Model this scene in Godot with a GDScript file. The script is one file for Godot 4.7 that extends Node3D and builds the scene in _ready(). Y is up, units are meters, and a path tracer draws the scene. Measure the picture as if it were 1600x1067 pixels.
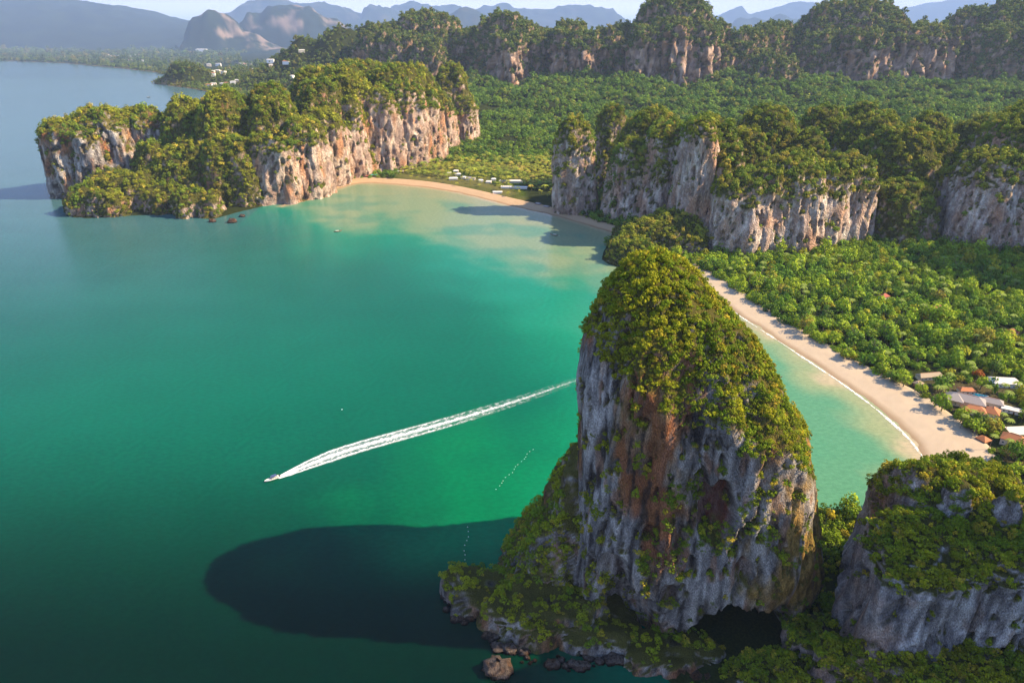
extends Node3D

# ------------------------------------------------------------------ helpers: names and metas
var used := {}
var rng := RandomNumberGenerator.new()
var n_big := FastNoiseLite.new()
var n_mid := FastNoiseLite.new()
var n_fine := FastNoiseLite.new()
var n_streak := FastNoiseLite.new()
var n_patch := FastNoiseLite.new()
var n_rust := FastNoiseLite.new()
var n_ridge := FastNoiseLite.new()
var mat := {}
var spots := {}          # forest name -> Array of [position, radius, height, tint]
var karst_hulls := []    # [cx, cz, rx, rz, h] of every rock, so that no forest tree stands inside one
var houses := []         # [x, z, r] kept free of trees
const EYE := Vector3(0, 300, 0)

func numbered(called: String) -> String:
	if not used.has(called):
		used[called] = 0
		return called
	used[called] += 1
	return "%s_%03d" % [called, used[called]]

func tag(o: Node, label := "", category := "", group := "", kind := "") -> Node:
	if label:
		o.set_meta("label", label)
	if category:
		o.set_meta("category", category)
	if group:
		o.set_meta("group", group)
	if kind:
		o.set_meta("kind", kind)
	return o

func thing(called: String, label: String, category: String, at: Vector3, turn := 0.0, group := "") -> Node3D:
	var o := Node3D.new()
	o.name = numbered(called)
	o.position = at
	o.rotation.y = turn
	add_child(o)
	tag(o, label, category, group)
	return o

func put(called: String, mesh: Mesh, m: Material, parent: Node = null, at := Vector3.ZERO) -> MeshInstance3D:
	var o := MeshInstance3D.new()
	o.mesh = mesh
	o.material_override = m
	o.position = at
	if parent:
		o.name = called
		parent.add_child(o, true)
	else:
		o.name = numbered(called)
		add_child(o)
	return o

func lin(r: float, g: float, b: float) -> Color:
	return Color(r, g, b).linear_to_srgb()

func make_noise(n: FastNoiseLite, s: int, wave: float, octaves: int, kind := FastNoiseLite.TYPE_SIMPLEX_SMOOTH, fractal := FastNoiseLite.FRACTAL_FBM) -> void:
	n.seed = s
	n.noise_type = kind
	n.frequency = 1.0 / wave
	n.fractal_type = fractal
	n.fractal_octaves = octaves

func noise_tex(s: int, freq: float, octaves: int, low: Color, high: Color, size := 512, normal := false, bump := 4.0) -> NoiseTexture2D:
	var t := NoiseTexture2D.new()
	var n := FastNoiseLite.new()
	make_noise(n, s, 1.0 / freq, octaves)
	t.noise = n
	t.width = size
	t.height = size
	t.seamless = true
	if normal:
		t.as_normal_map = true
		t.bump_strength = bump
	else:
		var g := Gradient.new()
		g.set_color(0, low)
		g.set_color(1, high)
		t.color_ramp = g
	return t

func grid_mesh(v: PackedVector3Array, c: PackedColorArray, nu: int, nv: int, wrap: bool, flip := false) -> ArrayMesh:
	# nv rows of nu columns; smooth normals from the neighbours
	var nrm := PackedVector3Array()
	nrm.resize(v.size())
	for j in nv:
		var ja: int = maxi(j - 1, 0) * nu
		var jb: int = mini(j + 1, nv - 1) * nu
		for i in nu:
			var ia: int
			var ib: int
			if wrap:
				ia = (i - 1 + nu) % nu
				ib = (i + 1) % nu
			else:
				ia = maxi(i - 1, 0)
				ib = mini(i + 1, nu - 1)
			var n := (v[jb + i] - v[ja + i]).cross(v[j * nu + ib] - v[j * nu + ia])
			nrm[j * nu + i] = (-n if flip else n).normalized()
	var idx := PackedInt32Array()
	var cols := nu if wrap else nu - 1
	idx.resize(cols * (nv - 1) * 6)
	var k := 0
	for j in nv - 1:
		for i in cols:
			var a := j * nu + i
			var b := j * nu + (i + 1) % nu
			var d := a + nu
			var e := b + nu
			if flip:
				idx[k] = a; idx[k + 1] = d; idx[k + 2] = b; idx[k + 3] = b; idx[k + 4] = d; idx[k + 5] = e
			else:
				idx[k] = a; idx[k + 1] = b; idx[k + 2] = d; idx[k + 3] = b; idx[k + 4] = e; idx[k + 5] = d
			k += 6
	var arr := []
	arr.resize(Mesh.ARRAY_MAX)
	arr[Mesh.ARRAY_VERTEX] = v
	arr[Mesh.ARRAY_NORMAL] = nrm
	if c.size():
		arr[Mesh.ARRAY_COLOR] = c
	arr[Mesh.ARRAY_INDEX] = idx
	var m := ArrayMesh.new()
	m.add_surface_from_arrays(Mesh.PRIMITIVE_TRIANGLES, arr)
	return m

func in_view(x: float, z: float, margin := 1.12) -> bool:
	# which part of the land the photograph could show at all, with a margin for a step to the side
	return z < -120.0 and absf(x) < -z * 0.83 * margin + 190.0

func seg_dist(p: Vector2, line: PackedVector2Array) -> float:
	var best := 1e18
	for i in line.size() - 1:
		var a := line[i]
		var ab := line[i + 1] - a
		var t := clampf((p - a).dot(ab) / ab.length_squared(), 0.0, 1.0)
		best = minf(best, p.distance_squared_to(a + ab * t))
	return sqrt(best)

func smooth_line(pts: Array, step: float) -> PackedVector2Array:
	var out := PackedVector2Array()
	for i in pts.size() - 1:
		var p0: Vector2 = pts[maxi(i - 1, 0)]
		var p1: Vector2 = pts[i]
		var p2: Vector2 = pts[i + 1]
		var p3: Vector2 = pts[mini(i + 2, pts.size() - 1)]
		var n := maxi(1, int(p1.distance_to(p2) / step))
		for k in n:
			out.append(p1.cubic_interpolate(p2, p0, p3, float(k) / n))
	out.append(pts[-1])
	return out

func resample(line: PackedVector2Array, n: int) -> PackedVector2Array:
	var total := 0.0
	for i in line.size() - 1:
		total += line[i].distance_to(line[i + 1])
	var out := PackedVector2Array()
	var at := 0
	var gone := 0.0
	for k in n:
		var want := total * k / (n - 1)
		while at < line.size() - 2 and gone + line[at].distance_to(line[at + 1]) < want:
			gone += line[at].distance_to(line[at + 1])
			at += 1
		var l := line[at].distance_to(line[at + 1])
		out.append(line[at].lerp(line[at + 1], clampf((want - gone) / maxf(l, 1e-6), 0.0, 1.0)))
	return out

# ------------------------------------------------------------------ the land's outlines (x, z in metres)
var pn_water := smooth_line([Vector2(225, -858), Vector2(233, -836), Vector2(248, -729), Vector2(277, -628), Vector2(303, -536), Vector2(313, -473), Vector2(310, -429), Vector2(294, -392), Vector2(280, -362)], 10.0)
var pn_inner := smooth_line([Vector2(240, -875), Vector2(258, -822), Vector2(285, -711), Vector2(313, -620), Vector2(336, -560), Vector2(352, -524), Vector2(358, -492), Vector2(361, -454), Vector2(352, -413), Vector2(338, -372)], 10.0)
var ts_water := smooth_line([Vector2(-402, -1192), Vector2(-341, -1314), Vector2(-304, -1372), Vector2(-239, -1366), Vector2(-121, -1309), Vector2(0, -1192), Vector2(74, -1124), Vector2(160, -1020)], 14.0)
var ts_inner := smooth_line([Vector2(-395, -1220), Vector2(-352, -1350), Vector2(-310, -1412), Vector2(-205, -1392), Vector2(-106, -1335), Vector2(14, -1222), Vector2(87, -1150), Vector2(172, -1040)], 14.0)
var coast := PackedVector2Array()

func sd_land(p: Vector2) -> float:
	# metres inland (positive) or out to sea (negative)
	var d := seg_dist(p, coast)
	var a := Geometry2D.is_point_in_polygon(p, coast)
	var b := Geometry2D.is_point_in_polygon(p + Vector2(0.013, 0.029), coast)
	if a != b:    # the test can slip where its ray meets a corner
		a = Geometry2D.is_point_in_polygon(p + Vector2(0.021, -0.017), coast)
	return d if a else -d

func ground_height(x: float, z: float, s: float) -> float:
	if s < 0.0:
		return maxf(-8.0, s * 0.25 - 0.6)
	var h := minf(s * 0.16, 3.4) - 0.6
	var far := smoothstep(-1400.0, -3000.0, z) * smoothstep(60.0, 700.0, s) * (1.0 - smoothstep(-4000.0, -5200.0, z))
	h += far * 46.0 * smoothstep(-1500.0, -500.0, x)
	h += (n_big.get_noise_2d(x * 0.25, z * 0.25) + 0.2) * 60.0 * far
	# the knee of hills behind the middle cliffs
	var k := Vector2((x - 1100.0) / 700.0, (z + 1900.0) / 500.0).length()
	h += 46.0 * (1.0 - smoothstep(0.2, 1.1, k)) * (0.75 + 0.5 * n_big.get_noise_2d(x * 0.3 + 900.0, z * 0.3))
	# the long wooded hill across the bay and the dome-shaped headland in front of the town
	h += smoothstep(0.0, 70.0, s) * (hill(x, z, -650, -3560, 520, 360, 175) + hill(x, z, -1010, -3420, 330, 260, 95) + hill(x, z, -1640, -3560, 190, 150, 84) + hill(x, z, -1480, -3640, 220, 150, 40))
	return h

func hill(x: float, z: float, cx: float, cz: float, rx: float, rz: float, h: float) -> float:
	var d := Vector2((x - cx) / rx, (z - cz) / rz).length_squared()
	if d > 1.0:
		return 0.0
	return h * (1.0 - d) * (1.0 - d * 0.4) * (1.0 + 0.25 * n_big.get_noise_2d(x * 0.5, z * 0.5))

# ------------------------------------------------------------------ rock
var palettes := {
	"stack": {"base": Color(0.41, 0.375, 0.355), "pale": Color(0.84, 0.775, 0.71), "dark": Color(0.05, 0.042, 0.042), "rust": Color(0.46, 0.14, 0.05), "ochre": Color(0.58, 0.33, 0.14), "stretch": 0.13, "soil": Color(0.17, 0.155, 0.038), "streaks": 0.85, "ribs": 0.9, "amount": 0.75},
	"grey": {"base": Color(0.50, 0.465, 0.46), "pale": Color(0.88, 0.84, 0.81), "dark": Color(0.09, 0.08, 0.085), "rust": Color(0.48, 0.2, 0.1), "ochre": Color(0.6, 0.42, 0.25), "stretch": 0.22, "soil": Color(0.13, 0.125, 0.035), "streaks": 0.6, "ribs": 0.9, "amount": 0.4},
	"white": {"base": Color(0.66, 0.505, 0.425), "pale": Color(0.93, 0.82, 0.72), "dark": Color(0.20, 0.15, 0.14), "rust": Color(0.60, 0.26, 0.13), "ochre": Color(0.74, 0.49, 0.29), "stretch": 0.2, "soil": Color(0.10, 0.105, 0.025), "streaks": 0.42, "ribs": 0.5, "amount": 0.42},
	"pink": {"base": Color(0.66, 0.485, 0.395), "pale": Color(0.93, 0.76, 0.63), "dark": Color(0.19, 0.12, 0.105), "rust": Color(0.68, 0.27, 0.12), "ochre": Color(0.74, 0.45, 0.25), "stretch": 0.38, "soil": Color(0.11, 0.11, 0.026), "streaks": 0.5, "ribs": 0.55, "amount": 0.6},
	"far": {"base": Color(0.42, 0.30, 0.24), "pale": Color(0.78, 0.58, 0.46), "dark": Color(0.10, 0.07, 0.07), "rust": Color(0.56, 0.28, 0.15), "ochre": Color(0.60, 0.39, 0.23), "stretch": 0.3, "soil": Color(0.070, 0.082, 0.025), "streaks": 0.5, "ribs": 0.7, "amount": 0.6},
}
var dry := Color(0.33, 0.225, 0.07)

func rock_color(p: Vector3, ny: float, pal: Dictionary, veg: float, grain: float, hollow := 0.0, pit := 0.0, drape := 0.0) -> Color:
	var g := 1.0 / grain
	var st: float = pal.stretch
	var s := n_streak.get_noise_3d(p.x * g, p.y * st * g, p.z * g)
	var f := n_fine.get_noise_3d(p.x * g, p.y * 0.35 * g, p.z * g)
	var s2 := n_fine.get_noise_3d(p.x * g * 1.7 + 70.0, p.y * st * 0.9 * g, p.z * g * 1.7)
	var m := n_patch.get_noise_3d(p.x, p.y * 0.55, p.z)
	var r := n_rust.get_noise_3d(p.x, p.y * 0.45, p.z)
	var c: Color = pal.base
	c = c.lerp(pal.pale, smoothstep(-0.10, 0.30, s * 0.8 + 0.4 * m + 0.45 * s2))
	c = c.lerp(pal.ochre, pal.amount * smoothstep(0.02, 0.38, r + 0.25 * f))
	c = c.lerp(pal.rust, pal.amount * smoothstep(0.20, 0.46, r - 0.3 * m + 0.3 * s))
	var blot := n_mid.get_noise_3d(p.x * g * 1.5 + 40.0, p.y * 0.5 * g, p.z * g * 1.5)
	c = c.lerp(pal.rust.lerp(pal.ochre, 0.4), pal.amount * 0.8 * smoothstep(0.20, 0.42, blot + 0.25 * r))
	c = c.lerp(pal.dark.lerp(pal.base, 0.35), pal.streaks * 0.75 * smoothstep(0.24, 0.42, -blot + 0.3 * f))
	c = c.lerp(pal.dark, pal.streaks * smoothstep(0.14, 0.40, -s * 0.8 + 0.3 * f - 0.2 * m - 0.5 * s2))
	c = c.lerp(Color(0.24, 0.055, 0.03), hollow * 0.75)
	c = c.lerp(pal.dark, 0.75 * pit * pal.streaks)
	c = c.lerp(Color(0.47, 0.29, 0.085) * (1.0 + 0.8 * f), drape)
	c = c * (1.0 + 0.55 * f)
	c = c.lerp(dry, veg * 0.8 * smoothstep(0.18, 0.4, ny + 0.5 * m))
	c = c.lerp(pal.soil, smoothstep(0.34, 0.62, ny + 0.4 * m + (veg - 0.5) * 0.35))
	c.a = 1.0
	return c.linear_to_srgb()

# One karst tower: rings from below the ground to a rounded top, pushed in and out by stretched noise.
# at = [cx, cz, rx, rz, h]; o = palette, cell, grain, veg (0 bare .. 1 all green), boxy, turn, rows (own outline), dents
func tower(at: Array, o: Dictionary, origin: Vector3) -> ArrayMesh:
	var cx: float = at[0]
	var cz: float = at[1]
	var rx: float = at[2] * (1.0 + 0.5 * float(o.get("batter", 0.12)))
	var rz: float = at[3] * (1.0 + 0.5 * float(o.get("batter", 0.12)))
	var h: float = at[4]
	var cell: float = o.get("cell", 3.0)
	var pal: Dictionary = palettes[o.get("palette", "white")]
	var veg: float = o.get("veg", 0.5)
	var grain: float = o.get("grain", 1.0)
	var rows: Array = o.get("rows", [])
	var wall: float = o.get("wall", 0.75)
	var batter: float = o.get("batter", 0.12)
	var lip: float = o.get("lip", 0.55)
	var cap: float = o.get("cap", 0.0)       # more green above the lip of the wall
	var bias: Array = o.get("bias", [])     # more green above a sloping line: [height, rise per metre of x, centre x, amount]
	var amp: float = o.get("amp", 1.0)
	var n_exp: float = o.get("boxy", 2.5)
	var foot: float = o.get("foot", -6.0)
	var dents: Array = o.get("dents", [])
	var forest: String = o.get("forest", "")
	var dens: float = o.get("dens", 0.02)
	var tree: float = o.get("tree", 4.0)
	var lean: Vector2 = o.get("lean", Vector2.ZERO)
	var nu := int(TAU * (rx + rz) * 0.5 / cell)
	var nv := int((h - foot + minf(rx, rz)) / cell) + 2
	var v := PackedVector3Array()
	var c := PackedColorArray()
	v.resize(nu * nv)
	c.resize(nu * nv)
	var hollows := {}
	var pits := PackedFloat32Array()
	pits.resize(nu * nv)
	var drapes: Array = o.get("drape", [])
	var ca := PackedFloat32Array()
	var sa := PackedFloat32Array()
	var ra := PackedFloat32Array()
	for i in nu:
		var a := TAU * i / nu
		ca.append(cos(a))
		sa.append(sin(a))
		ra.append(pow(pow(absf(cos(a)), n_exp) + pow(absf(sin(a)), n_exp), -1.0 / n_exp))
	for j in nv:
		var t := float(j) / (nv - 1)
		var ox := cx
		var oz := cz
		var wx := rx
		var wz := rz
		var y: float
		var up: float
		if rows.size():
			# own outline: rows of [height, centre x, centre z, half width, half depth], bottom to top
			var q := t * (rows.size() - 1)
			var k := mini(int(q), rows.size() - 2)
			var e := []
			for w in 5:
				e.append(cubic_interpolate(rows[k][w], rows[k + 1][w], rows[maxi(k - 1, 0)][w], rows[mini(k + 2, rows.size() - 1)][w], q - k))
			y = e[0]
			ox = e[1]
			oz = e[2]
			wx = maxf(e[3], 0.0)
			wz = maxf(e[4], 0.0)
			up = smoothstep(0.72, 1.0, t)
		else:
			# a steep wall up to the lip, a dome above it
			var s := 0.0
			var share := lip * 0.62 + 0.19
			if t < share:
				var q := t / share
				y = foot + (h * lip - foot) * q
				s = 1.0 - batter * q
				up = 0.0
			else:
				var th := (t - share) / (1.0 - share) * PI * 0.5
				y = h * lip + h * (1.0 - lip) * pow(sin(th), 1.15)
				s = (1.0 - batter) * pow(maxf(cos(th), 0.0), wall) if j < nv - 1 else 0.0
				up = sin(th)
			wx *= s
			wz *= s
			ox += lean.x * maxf(y, 0.0)
			oz += lean.y * maxf(y, 0.0)
		var notch := 1.0 - 0.05 * exp(-pow((y - 3.0) / 7.0, 2.0))
		var side := sqrt(maxf(0.0, 1.0 - up * up))
		for i in nu:
			var x := ox + ca[i] * ra[i] * wx * notch
			var z := oz + sa[i] * ra[i] * wz * notch
			var out := Vector3(ca[i] * side, up, sa[i] * side)
			var d := n_big.get_noise_3d(x, y * 0.30, z) * 15.0
			d += (0.30 - absf(n_ridge.get_noise_3d(x, y * (0.10 + pal.stretch * 0.7), z))) * 11.0 * pal.ribs * clampf(0.5 + 2.2 * n_patch.get_noise_3d(z * 0.6, y * 0.3, x * 0.6), 0.05, 1.5)
			d += n_mid.get_noise_3d(x / grain, y * (0.22 + 0.6 * up) / grain, z / grain) * 3.4 * grain
			d += n_fine.get_noise_3d(x / grain, y * 0.25 / grain, z / grain) * 1.1 * grain
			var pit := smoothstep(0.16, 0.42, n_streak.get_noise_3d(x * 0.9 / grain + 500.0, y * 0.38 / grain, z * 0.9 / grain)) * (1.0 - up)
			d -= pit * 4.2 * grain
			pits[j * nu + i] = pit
			d *= amp
			var p := Vector3(x, y, z) + out * d * (0.25 + 0.75 * minf(1.0, (wx + wz) / (rx + rz) * 2.2))
			for e in dents:     # hollows and caves: [x, y, z, radius across, radius up, depth]
				var q2 := Vector3((p.x - e[0]) / e[3], (p.y - e[1]) / e[4], (p.z - e[2]) / 30.0)
				var l := q2.length_squared() + 0.5 * n_mid.get_noise_3d(p.x * 1.4, p.y * 0.8, p.z)
				if l < 1.0:
					p.z -= e[5] * pow(1.0 - maxf(l, 0.0), 0.6)
					hollows[j * nu + i] = maxf(hollows.get(j * nu + i, 0.0), smoothstep(0.0, 0.5, 1.0 - l) * e[6])
			v[j * nu + i] = p
	# colours need the slope, so they come after the shape
	var base_seed := int(absf(cx) * 13.0 + absf(cz) * 7.0)
	rng.seed = base_seed
	var list: Array = spots.get_or_add(forest, []) if forest else []
	for j in nv:
		var ja := maxi(j - 1, 0) * nu
		var jb := mini(j + 1, nv - 1) * nu
		for i in nu:
			var p := v[j * nu + i]
			var du := v[j * nu + (i + 1) % nu] - v[j * nu + (i - 1 + nu) % nu]
			var dv := v[jb + i] - v[ja + i]
			var n := dv.cross(du)
			var area := n.length() * 0.25
			var ny := n.y / maxf(area * 4.0, 1e-6)
			var vg := veg + cap * smoothstep(-8.0, 10.0, p.y - h * lip + 20.0 * n_patch.get_noise_3d(p.x, 0.0, p.z))
			var dr := 0.0
			if drapes.size():    # dry grass hanging on one flank: [from x, to x, low, high]
				var wob := n_patch.get_noise_3d(p.x * 1.4, p.y * 0.7, p.z * 1.4)
				dr = smoothstep(drapes[0], drapes[1], p.x + 34.0 * wob) * smoothstep(drapes[3] + 12.0, drapes[3] - 12.0, p.y + 24.0 * wob) * smoothstep(drapes[2] - 14.0, drapes[2] + 10.0, p.y) * smoothstep(0.34, 0.0, n_mid.get_noise_3d(p.x, p.y * 0.3, p.z))
			if bias.size():
				vg += bias[3] * smoothstep(-9.0, 12.0, p.y - (bias[0] + bias[1] * (p.x - bias[2])) + 14.0 * n_patch.get_noise_3d(p.x, p.y * 0.4, p.z))
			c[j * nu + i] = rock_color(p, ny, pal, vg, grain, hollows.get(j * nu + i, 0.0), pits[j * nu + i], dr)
			if forest and p.y > 2.5 and j < nv - 1 and rng.randf() < dens * area:
				var m := n_patch.get_noise_3d(p.x * 1.7, p.y * 1.2, p.z * 1.7)
				if ny + m * 0.75 + (vg - 0.5) * 0.9 - dr * 0.35 > 0.26 and not covered(p, at):
					var r := tree * (0.42 + 1.25 * pow(rng.randf(), 1.8)) * (0.7 + 0.3 * clampf(ny * 2.0, 0.0, 1.0))
					list.append([p - Vector3(0, r * 0.3, 0), r, ny, m])
	for i in v.size():
		v[i] -= origin
	return grid_mesh(v, c, nu, nv, true)

func covered(p: Vector3, own: Array) -> bool:
	for k in karst_hulls:
		if not is_same(k, own) and absf(p.x - k[0]) < k[2] * 0.8 and absf(p.z - k[1]) < k[3] * 0.8 and p.y < k[4] * 0.72:
			var e := Vector2((p.x - k[0]) / k[2], (p.z - k[1]) / k[3])
			if e.length_squared() < 0.6:
				return true
	return false

func karst(called: String, label: String, category: String, towers: Array, o: Dictionary) -> Node3D:
	var t0: Array = towers[0]
	var origin := Vector3(t0[0], 0, t0[1])
	var root := thing(called, label, category, origin)
	for k in towers.size():
		var oo := o.duplicate()
		if towers[k].size() > 5:
			oo.merge(towers[k][5], true)
		put("rock_tower" if towers.size() > 1 else "rock", tower(towers[k], oo, origin), mat["rock_" + o.get("stone", "near")], root)
	return root

# ------------------------------------------------------------------ plants
func tri(v: PackedVector3Array, n: PackedVector3Array, c: PackedColorArray, a: Vector3, b: Vector3, d: Vector3, out: Vector3, col: Color) -> void:
	var face := (d - a).cross(b - a)
	if face.dot(out) < 0.0:
		v.append(a); v.append(d); v.append(b)
		face = -face
	else:
		v.append(a); v.append(b); v.append(d)
	var nn := (face.normalized() * 0.4 + out * 0.8).normalized()
	for k in 3:
		n.append(nn)
		c.append(col)

func from_lists(v: PackedVector3Array, n: PackedVector3Array, c: PackedColorArray) -> ArrayMesh:
	var arr := []
	arr.resize(Mesh.ARRAY_MAX)
	arr[Mesh.ARRAY_VERTEX] = v
	arr[Mesh.ARRAY_NORMAL] = n
	arr[Mesh.ARRAY_COLOR] = c
	var m := ArrayMesh.new()
	m.add_surface_from_arrays(Mesh.PRIMITIVE_TRIANGLES, arr)
	return m

# a crown of radius 1: lumps of folded leaf sprays with gaps between them
func crown_mesh(s: int, lumps: int, leaves: int, size: float, tall: float, spread := 0.68) -> ArrayMesh:
	var r := RandomNumberGenerator.new()
	r.seed = s
	var v := PackedVector3Array()
	var n := PackedVector3Array()
	var c := PackedColorArray()
	for k in lumps:
		var a := TAU * (k + r.randf() * 0.6) / maxf(lumps - 1, 1)
		var d := 0.0 if k == 0 else r.randf_range(0.30, spread)
		var lr := r.randf_range(0.36, 0.52) * (1.3 - 0.55 * d) * (1.2 if k == 0 else 1.0)
		var at := Vector3(cos(a) * d, (0.72 if k == 0 else r.randf_range(0.18, 0.72)) * tall, sin(a) * d)
		var lump_tone := r.randf_range(0.8, 1.1)
		for q in leaves:
			var dir := Vector3(r.randfn(), r.randfn() + 0.25, r.randfn()).normalized()
			if dir.y < -0.6:
				dir.y = -dir.y
			var p := at + dir * lr * r.randf_range(0.70, 1.08)
			var nn := (dir + Vector3(r.randfn(), r.randfn(), r.randfn()) * 0.34).normalized()
			var u := nn.cross(Vector3(r.randfn(), r.randfn(), r.randfn())).normalized()
			var w := nn.cross(u)
			var sz := size * r.randf_range(0.6, 1.35)
			var tone := r.randf_range(0.55, 0.9) * lump_tone
			var col := Color(tone * r.randf_range(0.88, 1.12), tone, tone * r.randf_range(0.7, 1.2))
			var fold := nn * sz * 0.35
			var soft := (dir * 0.45 + nn * 0.8).normalized()
			tri(v, n, c, p - u * sz, p + w * sz * 0.75 - fold, p + u * sz * 0.9, soft, col)
			tri(v, n, c, p - u * sz, p + u * sz * 0.9, p - w * sz * 0.8 - fold, soft, col)
	return from_lists(v, n, c)

func cone_tube(v: PackedVector3Array, n: PackedVector3Array, c: PackedColorArray, a: Vector3, b: Vector3, ra: float, rb: float, sides: int, col: Color) -> void:
	var ax := (b - a).normalized()
	var u := ax.cross(Vector3(0.31, 0.2, 0.93)).normalized()
	var w := ax.cross(u)
	for k in sides:
		var d0 := u * cos(TAU * k / sides) + w * sin(TAU * k / sides)
		var d1 := u * cos(TAU * (k + 1) / sides) + w * sin(TAU * (k + 1) / sides)
		tri(v, n, c, a + d0 * ra, a + d1 * ra, b + d1 * rb, (d0 + d1) * 0.5, col)
		tri(v, n, c, a + d0 * ra, b + d1 * rb, b + d0 * rb, (d0 + d1) * 0.5, col)

func trunk_mesh(s: int) -> ArrayMesh:
	# a trunk one crown-radius tall and five limbs that reach into the crown
	var r := RandomNumberGenerator.new()
	r.seed = s
	var v := PackedVector3Array()
	var n := PackedVector3Array()
	var c := PackedColorArray()
	var top := Vector3(r.randf_range(-0.08, 0.08), 0.85, r.randf_range(-0.08, 0.08))
	cone_tube(v, n, c, Vector3(0, -0.1, 0), top, 0.085, 0.055, 7, Color(1, 1, 1))
	for k in 5:
		var a := TAU * (k + r.randf() * 0.5) / 5.0
		cone_tube(v, n, c, top - Vector3(0, 0.15 * r.randf(), 0), top + Vector3(cos(a) * 0.5, r.randf_range(0.35, 0.7), sin(a) * 0.5), 0.045, 0.015, 5, Color(0.9, 0.9, 0.9))
	return from_lists(v, n, c)

func frond_mesh(s: int, count: int) -> ArrayMesh:
	# palm head of radius 1: arching fronds with a folded rib
	var r := RandomNumberGenerator.new()
	r.seed = s
	var v := PackedVector3Array()
	var n := PackedVector3Array()
	var c := PackedColorArray()
	for k in count:
		var a := TAU * k / count + r.randf() * 0.3
		var rise := r.randf_range(-0.1, 0.75)
		var dir := Vector3(cos(a), 0, sin(a))
		var side := Vector3(-sin(a), 0, cos(a))
		var col := Color(1, 1, 1) * r.randf_range(0.6, 1.0)
		var last := Vector3.ZERO
		for q in 4:
			var t := (q + 1) / 4.0
			var p := dir * t * 0.98 + Vector3(0, rise * t - (0.35 + rise) * t * t * 1.05, 0)
			var w0 := 0.13 * sin(PI * (0.12 + 0.8 * q / 4.0))
			var w1 := 0.13 * sin(PI * (0.12 + 0.8 * t)) if q < 3 else 0.01
			for sg in [-1.0, 1.0]:
				var droop := Vector3(0, -0.08, 0)
				tri(v, n, c, last, last + side * sg * w0 + droop, p, Vector3.UP, col)
				tri(v, n, c, p, last + side * sg * w0 + droop, p + side * sg * w1 + droop, Vector3.UP, col)
			last = p
	return from_lists(v, n, c)

func palm_trunk_mesh() -> ArrayMesh:
	var v := PackedVector3Array()
	var n := PackedVector3Array()
	var c := PackedColorArray()
	var last := Vector3(0, -0.1, 0)
	for k in 4:
		var t := (k + 1) / 4.0
		var p := Vector3(0.12 * t * t, t, 0.03 * t)
		cone_tube(v, n, c, last, p, 0.03 - 0.004 * k, 0.026 - 0.004 * k, 6, Color(1, 1, 1) * (0.9 + 0.1 * (k % 2)))
		last = p
	return from_lists(v, n, c)

func joined(a: ArrayMesh, ta: Transform3D, ca: Color, b: ArrayMesh, tb: Transform3D) -> ArrayMesh:
	# crown b on trunk a, the trunk coloured against the crown's tint
	var v := PackedVector3Array()
	var n := PackedVector3Array()
	var c := PackedColorArray()
	for pair in [[a, ta, ca], [b, tb, Color(1, 1, 1)]]:
		var arr: Array = pair[0].surface_get_arrays(0)
		var t: Transform3D = pair[1]
		for k in arr[Mesh.ARRAY_VERTEX].size():
			v.append(t * arr[Mesh.ARRAY_VERTEX][k])
			n.append((t.basis * arr[Mesh.ARRAY_NORMAL][k]).normalized())
			c.append(arr[Mesh.ARRAY_COLOR][k] * pair[2])
	return from_lists(v, n, c)

var crowns_near := []
var bushes := []
var crowns_mid := []
var crowns_far := []
var trunks := []
var palm_head: ArrayMesh
var palm_trunk: ArrayMesh
var palm_far: ArrayMesh

func make_plants() -> void:
	for k in 4:
		crowns_near.append(crown_mesh(11 + k, 9, 44, 0.115, [1.0, 1.2, 0.9, 1.4][k]))
	for k in 3:
		bushes.append(crown_mesh(91 + k, 9, 34, 0.13, [0.8, 1.2, 1.6][k], 1.15))
		crowns_mid.append(crown_mesh(31 + k, 7, 26, 0.155, [0.85, 1.55, 1.1][k]))
	for k in 3:
		crowns_far.append(crown_mesh(51 + k, 6, 11, 0.23, [0.9, 1.5, 1.1][k]))
	for k in 3:
		trunks.append(trunk_mesh(71 + k))
	palm_head = frond_mesh(5, 15)
	palm_trunk = palm_trunk_mesh()
	palm_far = joined(palm_trunk, Transform3D(Basis.from_scale(Vector3(1.6, 1.7, 1.6)), Vector3.ZERO), Color(1.6, 1.0, 2.0), frond_mesh(8, 11), Transform3D(Basis.IDENTITY, Vector3(0.19, 1.7, 0.05)))

# one mass of trees nobody could count: [position, radius, slope, patch] each
func wood(called: String, label: String, list: Array, meshes: Array, tint: Callable, squash := 1.0) -> void:
	if list.is_empty():
		return
	var root := Node3D.new()
	root.name = numbered(called)
	add_child(root)
	tag(root, label, "wood" if called.contains("wood") or called.contains("forest") else "shrubs", "", "stuff")
	for k in meshes.size():
		var mine := []
		for i in list.size():
			if i % meshes.size() == k:
				mine.append(list[i])
		var mm := MultiMesh.new()
		mm.transform_format = MultiMesh.TRANSFORM_3D
		mm.use_colors = true
		mm.mesh = meshes[k]
		mm.instance_count = mine.size()
		for i in mine.size():
			var q: Array = mine[i]
			var r: float = q[1]
			var b := Basis(Vector3.UP, rng.randf() * TAU).scaled_local(Vector3(r * rng.randf_range(0.7, 1.3), r * rng.randf_range(0.7, 1.45) * squash, r * rng.randf_range(0.7, 1.3)))
			mm.set_instance_transform(i, Transform3D(b, q[0]))
			mm.set_instance_color(i, tint.call(q))
		var o := MultiMeshInstance3D.new()
		o.multimesh = mm
		o.material_override = mat.leaf
		o.name = "crowns" if k == 0 else "crowns_%03d" % k
		root.add_child(o)
		o.set_meta("kind", "stuff")

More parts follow.
